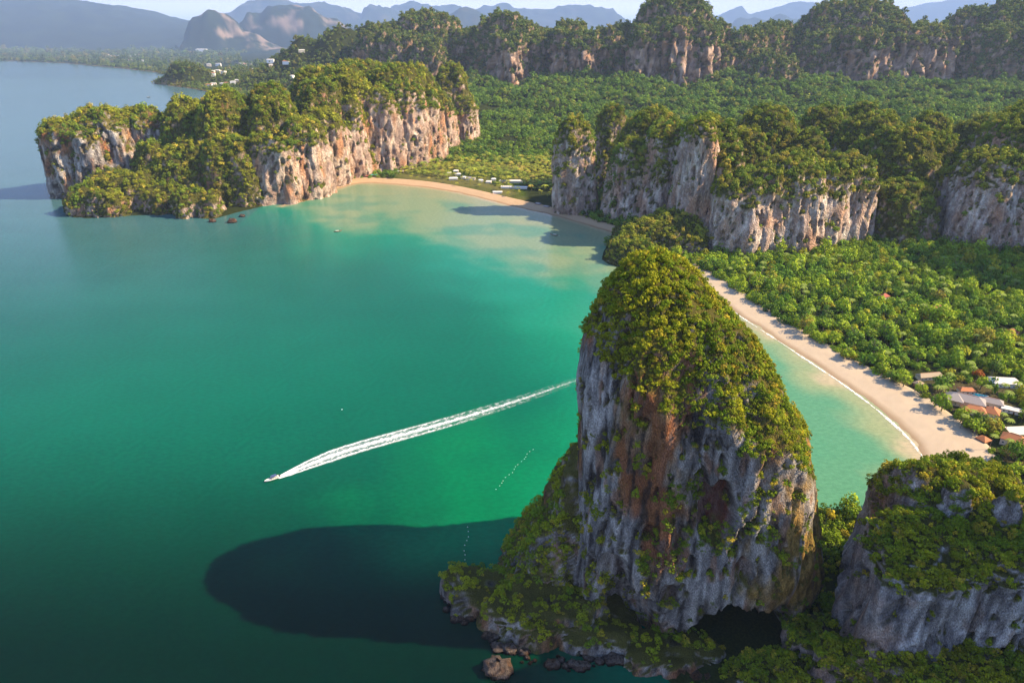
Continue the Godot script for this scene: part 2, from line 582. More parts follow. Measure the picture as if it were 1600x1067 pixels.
func mixed(a: Color, b: Color, c: Color, q: Array) -> Color:
	# a and b by patch, c for the odd tree
	var t := clampf(0.5 + float(q[3]) * 0.9 + n_patch.get_noise_2d(q[0].x * 0.3, q[0].z * 0.3) * 1.2 + rng.randf_range(-0.35, 0.35), 0.0, 1.0)
	var col := a.lerp(b, t)
	if rng.randf() < 0.11:
		col = col.lerp(c, 0.8)
	return col * rng.randf_range(0.62, 1.25)

func tint_stack(q: Array) -> Color:
	return mixed(Color(0.295, 0.298, 0.010), Color(0.155, 0.226, 0.010), Color(0.478, 0.350, 0.029), q)

func tint_cliff(q: Array) -> Color:
	return mixed(Color(0.265, 0.273, 0.021), Color(0.144, 0.214, 0.019), Color(0.429, 0.328, 0.045), q)

func tint_grove(q: Array) -> Color:
	return mixed(Color(0.286, 0.376, 0.017), Color(0.114, 0.214, 0.017), Color(0.407, 0.365, 0.023), q)

func tint_valley(q: Array) -> Color:
	return mixed(Color(0.168, 0.261, 0.024), Color(0.087, 0.169, 0.021), Color(0.264, 0.273, 0.040), q)

func tint_far(q: Array) -> Color:
	return mixed(Color(0.132, 0.164, 0.025), Color(0.084, 0.137, 0.024), Color(0.215, 0.185, 0.040), q)

func tint_palm(q: Array) -> Color:
	return mixed(Color(0.257, 0.256, 0.026), Color(0.164, 0.208, 0.023), Color(0.355, 0.268, 0.048), q)

func tint_flower(_q: Array) -> Color:
	return Color(0.45, 0.11, 0.02) * rng.randf_range(0.8, 1.2)

# trees that can be told apart: a Node3D each, with trunk and crown
func tree(called: String, label: String, category: String, group: String, at: Vector3, r: float, m: Material, with_trunk: bool, mesh: ArrayMesh) -> void:
	var o := thing(called, label, category, at, rng.randf() * TAU, group)
	if with_trunk:
		var t := put("trunk", trunks[rng.randi() % 3], mat.bark, o)
		t.scale = Vector3(r, r * 1.15, r)
	var c := put("crown", mesh, m, o, Vector3(0, r * 0.55 if with_trunk else 0.0, 0))
	c.scale = Vector3(r * rng.randf_range(0.85, 1.1), r * rng.randf_range(0.75, 1.3), r * rng.randf_range(0.9, 1.1))

# keeps the "count" plants of a list that show largest as things of their own; returns the others
func pick_nearest(list: Array, count: int, maker: Callable) -> Array:
	var keyed := []
	for q in list:
		var d: float = EYE.distance_to(q[0])
		keyed.append([-float(q[1]) / d, q])
	keyed.sort_custom(func(a, b): return a[0] < b[0])
	var rest := []
	for i in keyed.size():
		if i < count:
			maker.call(keyed[i][1])
		else:
			rest.append(keyed[i][1])
	return rest

# ------------------------------------------------------------------ water, land, sand
func water_color(x: float, z: float) -> Color:
	var p := Vector2(x, z)
	var w := n_patch.get_noise_2d(x * 0.35, z * 0.35)
	var w2 := n_mid.get_noise_2d(x * 0.25, z * 0.12)
	var deep := Color(0.001, 0.110, 0.066)
	deep = deep.lerp(Color(0.001, 0.018, 0.0125), smoothstep(-520.0, -240.0, z) * maxf(smoothstep(250.0, -80.0, x), smoothstep(-300.0, -265.0, z)))   # darker near water: stack-foot shade and weaker sky reflection put into the colour
	deep = deep.lerp(Color(0.002, 0.092, 0.066), smoothstep(-300.0, -700.0, x))
	deep = deep.lerp(Color(0.07, 0.135, 0.155), smoothstep(-350.0, -1500.0, z) * smoothstep(150.0, -650.0, x))   # silty water outside the bay, with pale sky reflection put into its colour
	deep = deep * (0.92 + 0.06 * w + 0.07 * n_big.get_noise_2d(x * 0.12, z * 0.4))
	var c := deep
	if z < 0.0 and z > -2000.0 and absf(x) < 1300.0:
		var d0 := p.distance_to(Vector2(70, -330))
		c = c.lerp(Color(0.002, 0.16, 0.06), 0.75 * (1.0 - smoothstep(90.0, 230.0, d0 + w * 60.0)) * smoothstep(-290.0, -350.0, z))
		var d1 := seg_dist(p, pn_water) + w * 26.0
		if d1 < 330.0:
			c = c.lerp(Color(0.010, 0.20, 0.11), 1.0 - smoothstep(150.0, 320.0, d1))
			c = c.lerp(Color(0.085, 0.225, 0.13), 1.0 - smoothstep(60.0, 215.0, d1))
			c = c.lerp(Color(0.24, 0.27, 0.145), 1.0 - smoothstep(4.0, 42.0, d1 + w2 * 14.0))
			c = c.lerp(Color(0.38, 0.31, 0.2), 1.0 - smoothstep(0.0, 12.0, d1))
		var d2 := seg_dist(p, ts_water)
		if d2 < 420.0 and x > -440.0:
			var e := d2 + w * 45.0 + w2 * 14.0 + 230.0 * (1.0 - smoothstep(-420.0, -230.0, x))
			c = c.lerp(Color(0.010, 0.18, 0.118), 1.0 - smoothstep(200.0, 400.0, e))
			var bed := Color(0.165, 0.225, 0.135).lerp(Color(0.06, 0.18, 0.125), 0.7 * smoothstep(-0.1, 0.5, w2 * 0.6 + n_patch.get_noise_2d(x * 0.12, z * 0.3)))
			c = c.lerp(bed, 1.0 - smoothstep(165.0, 265.0, e))
			c = c.lerp(Color(0.23, 0.235, 0.135), (1.0 - smoothstep(20.0, 95.0, e)) * 0.85)
			c = c.lerp(Color(0.36, 0.28, 0.17), 1.0 - smoothstep(0.0, 14.0, d2))
	c = c * 0.86
	c.a = 1.0
	return c.linear_to_srgb()

func steps(pairs: Array) -> PackedFloat32Array:
	# pairs: [until, step] from the first value on
	var out := PackedFloat32Array([pairs[0]])
	var at: float = pairs[0]
	for k in range(1, pairs.size()):
		while at < pairs[k][0] - 0.01:
			at += pairs[k][1]
			out.append(at)
	return out

func build_water() -> void:
	var xs := steps([-22000, [-6000, 2000], [-2000, 200], [-800, 40], [400, 8], [800, 50], [4000, 400], [22000, 3000]])
	var zs := steps([-400, [100, 100], [240, 8], [1500, 8], [2000, 20], [6000, 150], [22000, 2000]])
	var v := PackedVector3Array()
	var c := PackedColorArray()
	for zz in zs:
		for x in xs:
			v.append(Vector3(x, 0, -zz))
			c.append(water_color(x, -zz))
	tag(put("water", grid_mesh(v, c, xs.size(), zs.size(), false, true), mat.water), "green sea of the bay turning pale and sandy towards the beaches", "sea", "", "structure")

func build_ground() -> void:
	var xs := steps([-9000, [-4500, 150], [-1500, 30], [-700, 20], [700, 12], [2600, 40], [9000, 400]])
	var zs := steps([140, [900, 10], [1700, 14], [4000, 40], [6500, 60], [10000, 200], [20000, 1000]])
	var v := PackedVector3Array()
	var c := PackedColorArray()
	for zz in zs:
		for x in xs:
			var s := sd_land(Vector2(x, -zz))
			v.append(Vector3(x, ground_height(x, -zz, s), -zz))
			var m := n_patch.get_noise_2d(x * 0.25, zz * 0.25)
			var col := Color(0.038, 0.048, 0.016)
			if zz > 4200.0:   # the plain across the bay: fields, groves, bare plots
				col = Color(0.040, 0.055, 0.024).lerp(Color(0.12, 0.13, 0.05), smoothstep(0.12, 0.5, n_big.get_noise_2d(x * 0.03, zz * 0.012)))
			if x < 30.0 and zz < 1560.0 and zz > 1230.0 and x > -330.0:
				col = Color(0.16, 0.15, 0.05).lerp(Color(0.07, 0.10, 0.02), smoothstep(-0.2, 0.3, m))   # mown grass behind the far beach
			if x > 300.0 and zz < 560.0:
				col = Color(0.10, 0.085, 0.045).lerp(Color(0.05, 0.06, 0.02), smoothstep(-0.2, 0.2, m))
			col = col.lerp(Color(0.36, 0.25, 0.15), 1.0 - smoothstep(0.0, 30.0, absf(s))) if zz > 2600.0 else col
			col.a = 1.0
			c.append(col.linear_to_srgb())
	tag(put("ground", grid_mesh(v, c, xs.size(), zs.size(), false, true), mat.ground), "low wooded land and far plain behind the bays", "ground", "", "structure")

func build_beach(called: String, label: String, outer: PackedVector2Array, inner: PackedVector2Array, n: int, col: Color) -> void:
	var a := resample(outer, n)
	var b := resample(inner, n)
	var v := PackedVector3Array()
	var c := PackedColorArray()
	var across := 18
	for i in n:
		var w := a[i].distance_to(b[i])
		var dir := (b[i] - a[i]) / w
		for j in across:
			var t := float(j) / (across - 1)
			var q := a[i] + dir * lerpf(-9.0, w + 9.0, t)
			var d := lerpf(-9.0, w + 9.0, t) + n_patch.get_noise_2d(q.x * 0.6, q.y * 0.6) * 3.0
			var y := 0.07 * d if d < 25.0 else 1.75 + 0.022 * (d - 25.0)
			y += 0.18 * n_mid.get_noise_2d(q.x, q.y)
			if j == across - 1:
				y -= 2.5
			v.append(Vector3(q.x, y, q.y))
			var m := n_fine.get_noise_2d(q.x * 0.6, q.y * 0.6) * 0.5 + n_patch.get_noise_2d(q.x, q.y) * 0.5
			var k := col * (1.0 + 0.14 * m)
			k = k.lerp(col * Color(0.62, 0.56, 0.5), 1.0 - smoothstep(1.0, 9.0, d))     # wet sand at the water
			k.a = 1.0
			c.append(k.linear_to_srgb())
	tag(put(called, grid_mesh(v, c, across, n, false, false), mat.sand), label, "beach", "", "structure")

func build_foam(label: String, line: PackedVector2Array, width: float, shift: float, s: int, thick: float) -> void:
	# the broken white edge of small waves: a strip that swells and thins along the waterline
	var n := line.size() * 6
	var a := resample(line, n)
	var v := PackedVector3Array()
	var c := PackedColorArray()
	for i in n:
		var d := (a[mini(i + 1, n - 1)] - a[maxi(i - 1, 0)]).normalized()
		var side := Vector2(d.y, -d.x)
		var at := a[i]
		var w := width * (0.7 + 0.8 * n_mid.get_noise_2d(at.x * 0.5 + s, at.y * 0.5)) * smoothstep(0, 14, i) * smoothstep(n, n - 8, i)
		for j in 11:
			var t := j / 10.0
			var q := at + side * (shift + (t - 0.6) * w)
			var lace := n_fine.get_noise_2d(q.x * 2.6 + s, q.y * 2.6) + 0.6 * n_mid.get_noise_2d(q.x * 1.5, q.y * 1.5)
			var al := smoothstep(0.0, 0.25, t) * smoothstep(1.0, 0.75, t) * 0.95 - 0.22 + lace * 1.25
			v.append(Vector3(q.x, 0.10 + thick * sin(PI * t) + maxf(0.0, 0.07 * (shift + (t - 0.6) * w)) + 0.1, q.y))
			c.append(Color(0.66, 0.64, 0.60, clampf(al, 0.0, 1.0) * 0.92))
	tag(put("surf", grid_mesh(v, c, 11, n, false, false), mat.wake), label, "surf", "", "stuff")

func build_wake() -> void:
	# churned water behind the speedboat: two outer crests, a bright middle, all breaking up with age
	var line := smooth_line([Vector2(-168, -407.5), Vector2(-127, -441), Vector2(-52, -483), Vector2(10, -521), Vector2(72, -564), Vector2(110, -592)], 1.0)
	var n := line.size()
	var v := PackedVector3Array()
	var c := PackedColorArray()
	var across := 41
	for i in n:
		var d := (line[mini(i + 3, n - 1)] - line[maxi(i - 3, 0)]).normalized()
		var side := Vector2(-d.y, d.x)
		var age := float(i) / n
		var half := minf(1.6 + i * 0.16, 8.6) * (1.0 - 0.45 * smoothstep(0.35, 1.0, age))
		for j in across:
			var t := (j / float(across - 1)) * 2.0 - 1.0
			var q := line[i] + side * t * half
			var grain := n_fine.get_noise_2d(q.x * 2.2, q.y * 2.2)
			var rough := n_fine.get_noise_2d(q.x * 0.8 + 300.0, q.y * 0.8)
			var mid := exp(-pow((t + 0.06 * rough) / 0.30, 2.0))
			var rim := exp(-pow((absf(t) - 0.72 + 0.08 * rough) / 0.17, 2.0))
			var a := maxf(mid * 0.95, rim * 0.85 * (1.0 - 0.8 * smoothstep(0.2, 0.75, age)))
			a = maxf(a, 0.50 * (1.0 - 0.7 * age))
			a = maxf(a, 1.0 - smoothstep(0.0, 0.12, age))
			a *= smoothstep(1.02, 0.80, absf(t) + 0.16 * rough)
			a = a * (1.0 - 0.35 * age) + (grain * 0.9 + rough * 0.8) * (0.24 + 0.40 * age) * smoothstep(0.0, 0.12, age)
			a = clampf(smoothstep(0.05, 1.15, a), 0.0, 1.0) * (1.0 - smoothstep(0.35, 0.95, age) * 0.85)
			var y := 0.12 + (0.35 * mid + 0.25 * rim) * exp(-age * 3.0) + 0.18 * (grain + rough) * a
			v.append(Vector3(q.x, maxf(y, 0.06), q.y))
			c.append(Color(0.66, 0.69, 0.70, a * 0.95))
	tag(put("wake", grid_mesh(v, c, across, n, false, true), mat.wake), "long white wake trailing behind the white speedboat", "wake", "", "stuff")

# ------------------------------------------------------------------ far mountains
func mountain(called: String, label: String, z: float, depth: float, pts: Array, step: float, rough: float, col: Color, rock: float) -> void:
	var line := PackedVector2Array(pts)
	var x0 := line[0].x
	var x1 := line[-1].x
	var nx := int((x1 - x0) / step)
	var nz := int(depth * 2.0 / step)
	var v := PackedVector3Array()
	var c := PackedColorArray()
	for j in nz + 1:
		var q := j / float(nz) * 2.0 - 1.0
		for i in nx + 1:
			var x := x0 + (x1 - x0) * i / nx
			var zz := z - q * depth
			var wx := x + n_patch.get_noise_2d(x * 0.06, zz * 0.06) * 160.0 * rough
			var k := 0
			while k < line.size() - 2 and line[k + 1].x < wx:
				k += 1
			var t := clampf((wx - line[k].x) / (line[k + 1].x - line[k].x), 0.0, 1.0)
			var h := lerpf(line[k].y, line[k + 1].y, smoothstep(0.0, 1.0, t) * 0.5 + t * 0.5)
			var fall := pow(maxf(0.0, 1.0 - q * q), 1.2)
			var r := n_ridge.get_noise_2d(x * 0.05, zz * 0.05)
			var y := h * fall * (1.0 - rough * 0.30 * absf(r) * smoothstep(0.0, 0.5, absf(q) + 0.25)) + n_patch.get_noise_2d(x * 0.1, zz * 0.1) * 40.0 * rough * fall
			v.append(Vector3(x, y - 3.0, zz))
			var m := n_patch.get_noise_2d(x * 0.12, zz * 0.12)
			var k2 := col * (1.0 + 0.5 * m)
			k2 = k2.lerp(Color(0.42, 0.30, 0.22), rock * smoothstep(0.10, 0.35, n_rust.get_noise_3d(x * 0.16, y * 0.12, zz * 0.16)) * smoothstep(0.25, 0.5, fall))
			k2.a = 1.0
			c.append(k2.linear_to_srgb())
	tag(put(called, grid_mesh(v, c, nx + 1, nz + 1, false, true), mat.ground), label, "mountain", "", "structure")

# ------------------------------------------------------------------ houses and boats
func box(st: SurfaceTool, lo: Vector3, hi: Vector3) -> void:
	var f := [[0, 1, 3, 2], [5, 4, 6, 7], [4, 0, 2, 6], [1, 5, 7, 3], [2, 3, 7, 6], [4, 5, 1, 0]]
	var p := []
	for k in 8:
		p.append(Vector3(hi.x if k & 1 else lo.x, hi.y if k & 2 else lo.y, lo.z if k & 4 else hi.z))
	for q in f:
		for k in [0, 2, 1, 0, 3, 2]:
			st.set_smooth_group(-1)
			st.add_vertex(p[q[k]])

func box_mesh(lo: Vector3, hi: Vector3) -> ArrayMesh:
	var st := SurfaceTool.new()
	st.begin(Mesh.PRIMITIVE_TRIANGLES)
	box(st, lo, hi)
	st.generate_normals()
	return st.commit()

func face(st: SurfaceTool, pts: Array) -> void:
	for k in range(1, pts.size() - 1):
		for q in [0, k + 1, k]:
			st.set_smooth_group(-1)
			st.add_vertex(pts[q])

func roof_mesh(w: float, d: float, y: float, rise: float, hip: float, eave := 0.7) -> ArrayMesh:
	# hip roof (hip > 0) or gable roof with 0.25 m thick edges
	var st := SurfaceTool.new()
	st.begin(Mesh.PRIMITIVE_TRIANGLES)
	var a := w * 0.5 + eave
	var b := d * 0.5 + eave
	var r := a - hip
	var lo := y - 0.25
	var e := [Vector3(-a, y, b), Vector3(a, y, b), Vector3(a, y, -b), Vector3(-a, y, -b)]
	var u := [Vector3(-a, lo, b), Vector3(a, lo, b), Vector3(a, lo, -b), Vector3(-a, lo, -b)]
	var t := [Vector3(-r, y + rise, 0), Vector3(r, y + rise, 0)]
	face(st, [e[0], e[1], t[1], t[0]])
	face(st, [e[2], e[3], t[0], t[1]])
	face(st, [e[1], e[2], t[1]])
	face(st, [e[3], e[0], t[0]])
	for k in 4:
		face(st, [u[k], u[(k + 1) % 4], e[(k + 1) % 4], e[k]])
	face(st, [u[3], u[2], u[1], u[0]])
	st.generate_normals()
	return st.commit()

func house(called: String, label: String, category: String, x: float, z: float, turn: float, w: float, d: float, h: float, rise: float, hip: float, wall: Material, roof: Material, group := "", detail := true) -> Node3D:
	var s := sd_land(Vector2(x, z))
	var o := thing(called, label, category, Vector3(x, ground_height(x, z, s), z), turn, group)
	put("wall", box_mesh(Vector3(-w * 0.5, -1.5, -d * 0.5), Vector3(w * 0.5, h, d * 0.5)), wall, o)
	var rf := put("roof", roof_mesh(w, d, h + 0.24, rise, hip), roof, o)
	if not detail:
		return o
	var ridge := box_mesh(Vector3(-(w * 0.5 + 0.7 - hip), h + rise + 0.15, -0.22), Vector3(w * 0.5 + 0.7 - hip, h + rise + 0.38, 0.22))
	put("ridge_cap", ridge, mat.ridge if roof != mat.roof_white else mat.roof_white, rf)
	var n := maxi(2, int(w / 3.5))
	for sg in [-1.0, 1.0]:
		for k in n:
			var cx: float = -w * 0.5 + w * (k + 0.5) / n
			var zz: float = sg * d * 0.5
			if k == n / 2:
				put("door", box_mesh(Vector3(cx - 0.55, 0, zz - 0.06), Vector3(cx + 0.55, 2.1, zz + 0.06)), mat.wood, o)
			else:
				var f := put("window", box_mesh(Vector3(cx - 0.75, 0.9, zz - 0.05), Vector3(cx + 0.75, 2.2, zz + 0.05)), mat.frame, o)
				put("pane", box_mesh(Vector3(cx - 0.63, 1.02, zz - 0.07), Vector3(cx + 0.63, 2.08, zz + 0.07)), mat.glass, f)
	return o

# lofted hull: stations of [x, half width at the rail, half width at the water, keel y, rail y]
func hull_mesh(st_: Array, sides := 5) -> ArrayMesh:
	var v := PackedVector3Array()
	for s in st_:
		for sg in [-1.0, 1.0]:
			for k in sides:
				var t := k / float(sides - 1)
				if sg > 0:
					t = 1.0 - t
				var w: float = lerpf(s[1], s[2] * 0.15, pow(t, 2.2)) if t < 0.99 else 0.0
				v.append(Vector3(s[0], lerpf(s[4], s[3], t), sg * w))
	return grid_mesh(v, PackedColorArray(), sides * 2, st_.size(), false, false)

func speedboat(at: Vector3, turn: float) -> void:
	var o := thing("speedboat", "white speedboat racing at the head of the long wake", "speedboat", at, turn)
	put("hull", hull_mesh([[-5.2, 1.5, 1.3, -0.4, 1.05], [-2.0, 1.65, 1.4, -0.45, 1.1], [1.5, 1.55, 1.1, -0.35, 1.25], [3.8, 0.95, 0.5, 0.0, 1.45], [5.4, 0.08, 0.02, 0.75, 1.6]]), mat.white_paint, o)
	var v := PackedVector3Array()
	for s in [[-5.15, 1.42, 0.9], [-2.0, 1.58, 0.95], [1.5, 1.46, 1.12], [3.8, 0.86, 1.34], [5.2, 0.08, 1.5]]:
		v.append(Vector3(s[0], s[2], -s[1]))
		v.append(Vector3(s[0], s[2] + 0.06, 0))
		v.append(Vector3(s[0], s[2], s[1]))
	put("deck", grid_mesh(v, PackedColorArray(), 3, 5, false, true), mat.deck, o)
	put("canopy", box_mesh(Vector3(-3.4, 2.75, -1.4), Vector3(0.6, 2.9, 1.4)), mat.navy, o)
	for k in [[-3.2, -1.25], [-3.2, 1.25], [0.4, -1.25], [0.4, 1.25]]:
		put("post", box_mesh(Vector3(k[0] - 0.05, 0.9, k[1] - 0.05), Vector3(k[0] + 0.05, 2.76, k[1] + 0.05)), mat.metal, o)
	put("windscreen", box_mesh(Vector3(0.7, 1.05, -1.2), Vector3(0.78, 1.75, 1.2)), mat.glass, o)
	for k in 3:
		put("bench", box_mesh(Vector3(-4.4 + k * 1.3, 0.9, -1.15), Vector3(-3.8 + k * 1.3, 1.4, 1.15)), mat.seat, o)
	for sg in [-0.5, 0.5]:
		var e := put("outboard_motor", box_mesh(Vector3(-5.95, 0.5, sg - 0.25), Vector3(-5.25, 1.5, sg + 0.25)), mat.dark, o)
		put("shaft", box_mesh(Vector3(-5.75, -0.7, sg - 0.1), Vector3(-5.45, 0.5, sg + 0.1)), mat.dark, e)

func longtail(called: String, label: String, at: Vector3, turn: float, scale_by := 1.0) -> void:
	var o := thing(called, label, "longtail boat", at, turn)
	o.scale = Vector3.ONE * scale_by
	put("hull", hull_mesh([[-5.4, 0.55, 0.4, 0.25, 1.0], [-3.0, 0.95, 0.8, -0.25, 0.85], [0.5, 1.05, 0.9, -0.3, 0.85], [3.2, 0.7, 0.5, -0.05, 1.15], [5.2, 0.28, 0.12, 0.85, 2.0], [6.4, 0.07, 0.03, 1.9, 3.0]]), mat.wood, o)
	var v := PackedVector3Array()
	for s in [[-5.3, 0.5, 0.75], [-3.0, 0.85, 0.55], [0.5, 0.95, 0.55], [3.2, 0.6, 0.9], [5.0, 0.22, 1.7]]:
		v.append(Vector3(s[0], s[2], -s[1]))
		v.append(Vector3(s[0], s[2], s[1]))
	put("deck", grid_mesh(v, PackedColorArray(), 2, 5, false, true), mat.deck, o)
	var roof := PackedVector3Array()
	for k in 5:
		var t := k / 4.0 * 2.0 - 1.0
		for x in [-3.2, 1.6]:
			roof.append(Vector3(x, 2.35 - 0.25 * t * t, t * 1.05))
	put("awning", grid_mesh(roof, PackedColorArray(), 2, 5, false, false), mat.canvas, o)
	for k in [[-3.0, -0.85], [-3.0, 0.85], [-0.8, -0.95], [-0.8, 0.95], [1.4, -0.85], [1.4, 0.85]]:
		put("post", box_mesh(Vector3(k[0] - 0.04, 0.6, k[1] - 0.04), Vector3(k[0] + 0.04, 2.2, k[1] + 0.04)), mat.wood, o)
	var e := put("engine", box_mesh(Vector3(-5.6, 1.15, -0.3), Vector3(-4.7, 1.75, 0.3)), mat.dark, o)
	put("propeller_shaft", box_mesh(Vector3(-9.0, 0.35, -0.04), Vector3(-5.6, 0.43, 0.04)), mat.metal, e)
	put("bow_ribbon", box_mesh(Vector3(5.75, 2.2, -0.2), Vector3(6.05, 2.55, 0.2)), mat.red, o)

func boulder(called: String, label: String, at: Vector3, r: float, squash: float, s: int, group := "") -> void:
	var o := thing(called, label, "rock", at, 0.0, group)
	var v := PackedVector3Array()
	var c := PackedColorArray()
	var nu := 22
	var nv := 14
	for j in nv:
		var th := PI * j / (nv - 1)
		for i in nu:
			var a := TAU * i / nu
			var d := Vector3(sin(th) * cos(a), -cos(th), sin(th) * sin(a))
			var k := r * (1.0 + 0.35 * n_patch.get_noise_3d(d.x * 40 + s * 77, d.y * 40, d.z * 40) + 0.30 * n_ridge.get_noise_3d(d.x * 30 + s * 31, d.y * 30, d.z * 30))
			var p := d * k * Vector3(1, squash, 0.85)
			v.append(p)
			var col := rock_color(p * 3.0 + at, d.y * 0.2, palettes.stack, 0.0, 1.0)
			c.append(col.lerp(Color(0.30, 0.23, 0.19), 0.6).lerp(Color(0.14, 0.11, 0.10), 1.0 - smoothstep(0.3, 1.8, p.y + at.y)))
	put("stone", grid_mesh(v, c, nu, nv, true), mat.rock_near, o)

# ------------------------------------------------------------------ materials
func plain(c: Color, rough := 0.8, metal := 0.0) -> StandardMaterial3D:
	var m := StandardMaterial3D.new()
	m.albedo_color = c
	m.roughness = rough
	m.metallic = metal
	m.cull_mode = BaseMaterial3D.CULL_DISABLED
	return m

func make_materials() -> void:
	var m := plain(Color(1, 1, 1), 0.95)
	m.vertex_color_use_as_albedo = true
	m.vertex_color_is_srgb = true
	m.metallic_specular = 0.2
	m.albedo_texture = noise_tex(3, 0.03, 5, Color(0.42, 0.41, 0.41), Color(1, 1, 1), 1024)
	m.uv1_triplanar = true
	m.uv1_world_triplanar = true
	m.uv1_scale = Vector3(0.06, 0.018, 0.06)
	m.heightmap_enabled = true
	m.heightmap_texture = noise_tex(4, 0.025, 6, Color(0, 0, 0), Color(1, 1, 1), 1024)
	m.heightmap_scale = 190.0
	mat.rock_near = m
	var f := m.duplicate() as StandardMaterial3D
	f.uv1_scale = Vector3(0.024, 0.009, 0.024)
	f.heightmap_scale = 500.0
	f.albedo_texture = noise_tex(13, 0.03, 5, Color(0.66, 0.64, 0.63), Color(1, 1, 1), 512)
	mat.rock_far = f
	var g := plain(Color(1, 1, 1), 1.0)
	g.vertex_color_use_as_albedo = true
	g.vertex_color_is_srgb = true
	g.metallic_specular = 0.1
	g.albedo_texture = noise_tex(5, 0.05, 5, Color(0.5, 0.5, 0.5), Color(1, 1, 1), 512)
	g.uv1_triplanar = true
	g.uv1_world_triplanar = true
	g.uv1_scale = Vector3(0.02, 0.02, 0.02)
	mat.ground = g
	var s := plain(Color(1, 1, 1), 0.9)
	s.vertex_color_use_as_albedo = true
	s.vertex_color_is_srgb = true
	s.metallic_specular = 0.15
	s.albedo_texture = noise_tex(6, 0.06, 5, Color(0.84, 0.84, 0.84), Color(1, 1, 1), 512)
	s.uv1_triplanar = true
	s.uv1_world_triplanar = true
	s.uv1_scale = Vector3(0.05, 0.05, 0.05)
	mat.sand = s
	var w := plain(Color(1, 1, 1), 0.16)
	w.vertex_color_use_as_albedo = true
	w.vertex_color_is_srgb = true
	w.metallic_specular = 0.14
	w.albedo_texture = noise_tex(8, 0.012, 5, Color(0.86, 0.88, 0.88), Color(1, 1, 1), 1024)
	w.normal_enabled = true
	w.normal_texture = noise_tex(7, 0.02, 5, Color(0, 0, 0), Color(1, 1, 1), 1024, true, 6.0)
	w.normal_scale = 0.3
	w.uv1_triplanar = true
	w.uv1_world_triplanar = true
	w.uv1_scale = Vector3(0.012, 0.012, 0.020)
	mat.water = w
	var fo := plain(Color(1, 1, 1), 0.9)
	fo.vertex_color_use_as_albedo = true
	mat.foam = fo
	var wk := fo.duplicate() as StandardMaterial3D
	wk.transparency = BaseMaterial3D.TRANSPARENCY_ALPHA
	mat.wake = wk
	mat.palm_leaf = leaf(Color(0.17, 0.22, 0.04) * 1.25)
	mat.leaf = leaf(Color(1.25, 1.25, 1.25))
	var barks := plain(lin(0.16, 0.12, 0.085), 0.95)
	barks.vertex_color_use_as_albedo = true
	mat.bark = barks
	mat.roof_orange = plain(lin(0.46, 0.17, 0.065), 0.85)
	mat.roof_orange.albedo_texture = noise_tex(9, 0.08, 4, Color(0.7, 0.66, 0.62), Color(1, 1, 1), 256)
	mat.roof_orange.uv1_triplanar = true
	mat.roof_orange.uv1_scale = Vector3(0.3, 0.3, 0.3)
	mat.roof_grey = mat.roof_orange.duplicate()
	mat.roof_grey.albedo_color = lin(0.30, 0.28, 0.29)
	mat.roof_white = mat.roof_orange.duplicate()
	mat.roof_white.albedo_color = lin(0.72, 0.71, 0.70)
	mat.roof_thatch = mat.roof_orange.duplicate()
	mat.roof_thatch.albedo_color = lin(0.36, 0.29, 0.21)
	mat.roof_red = mat.roof_orange.duplicate()
	mat.roof_red.albedo_color = lin(0.36, 0.08, 0.05)
	mat.roof_teal = mat.roof_orange.duplicate()
	mat.roof_teal.albedo_color = lin(0.05, 0.34, 0.28)
	mat.ridge = plain(lin(0.30, 0.16, 0.10), 0.9)
	mat.wall_cream = plain(lin(0.55, 0.48, 0.38), 0.9)
	mat.wall_white = plain(lin(0.72, 0.70, 0.67), 0.9)
	mat.wood = plain(lin(0.17, 0.09, 0.045), 0.7)
	mat.frame = plain(lin(0.6, 0.58, 0.54), 0.7)
	mat.glass = plain(lin(0.03, 0.045, 0.055), 0.1)
	mat.paving = plain(lin(0.46, 0.41, 0.36), 0.9)
	mat.white_paint = plain(lin(0.8, 0.8, 0.8), 0.3)
	mat.deck = plain(lin(0.5, 0.44, 0.36), 0.7)
	mat.navy = plain(lin(0.03, 0.05, 0.12), 0.7)
	mat.metal = plain(lin(0.55, 0.55, 0.57), 0.35, 0.8)
	mat.seat = plain(lin(0.6, 0.56, 0.5), 0.8)
	mat.dark = plain(lin(0.03, 0.03, 0.035), 0.5)
	mat.canvas = plain(lin(0.46, 0.42, 0.36), 0.9)
	mat.red = plain(lin(0.5, 0.03, 0.03), 0.8)
	mat.float = plain(lin(0.8, 0.78, 0.72), 0.5)

func leaf(c: Color) -> StandardMaterial3D:
	var m := plain(c.linear_to_srgb(), 0.75)
	m.vertex_color_use_as_albedo = true
	m.metallic_specular = 0.25
	m.backlight_enabled = true
	m.backlight = Color(0.6, 0.66, 0.35)
	return m

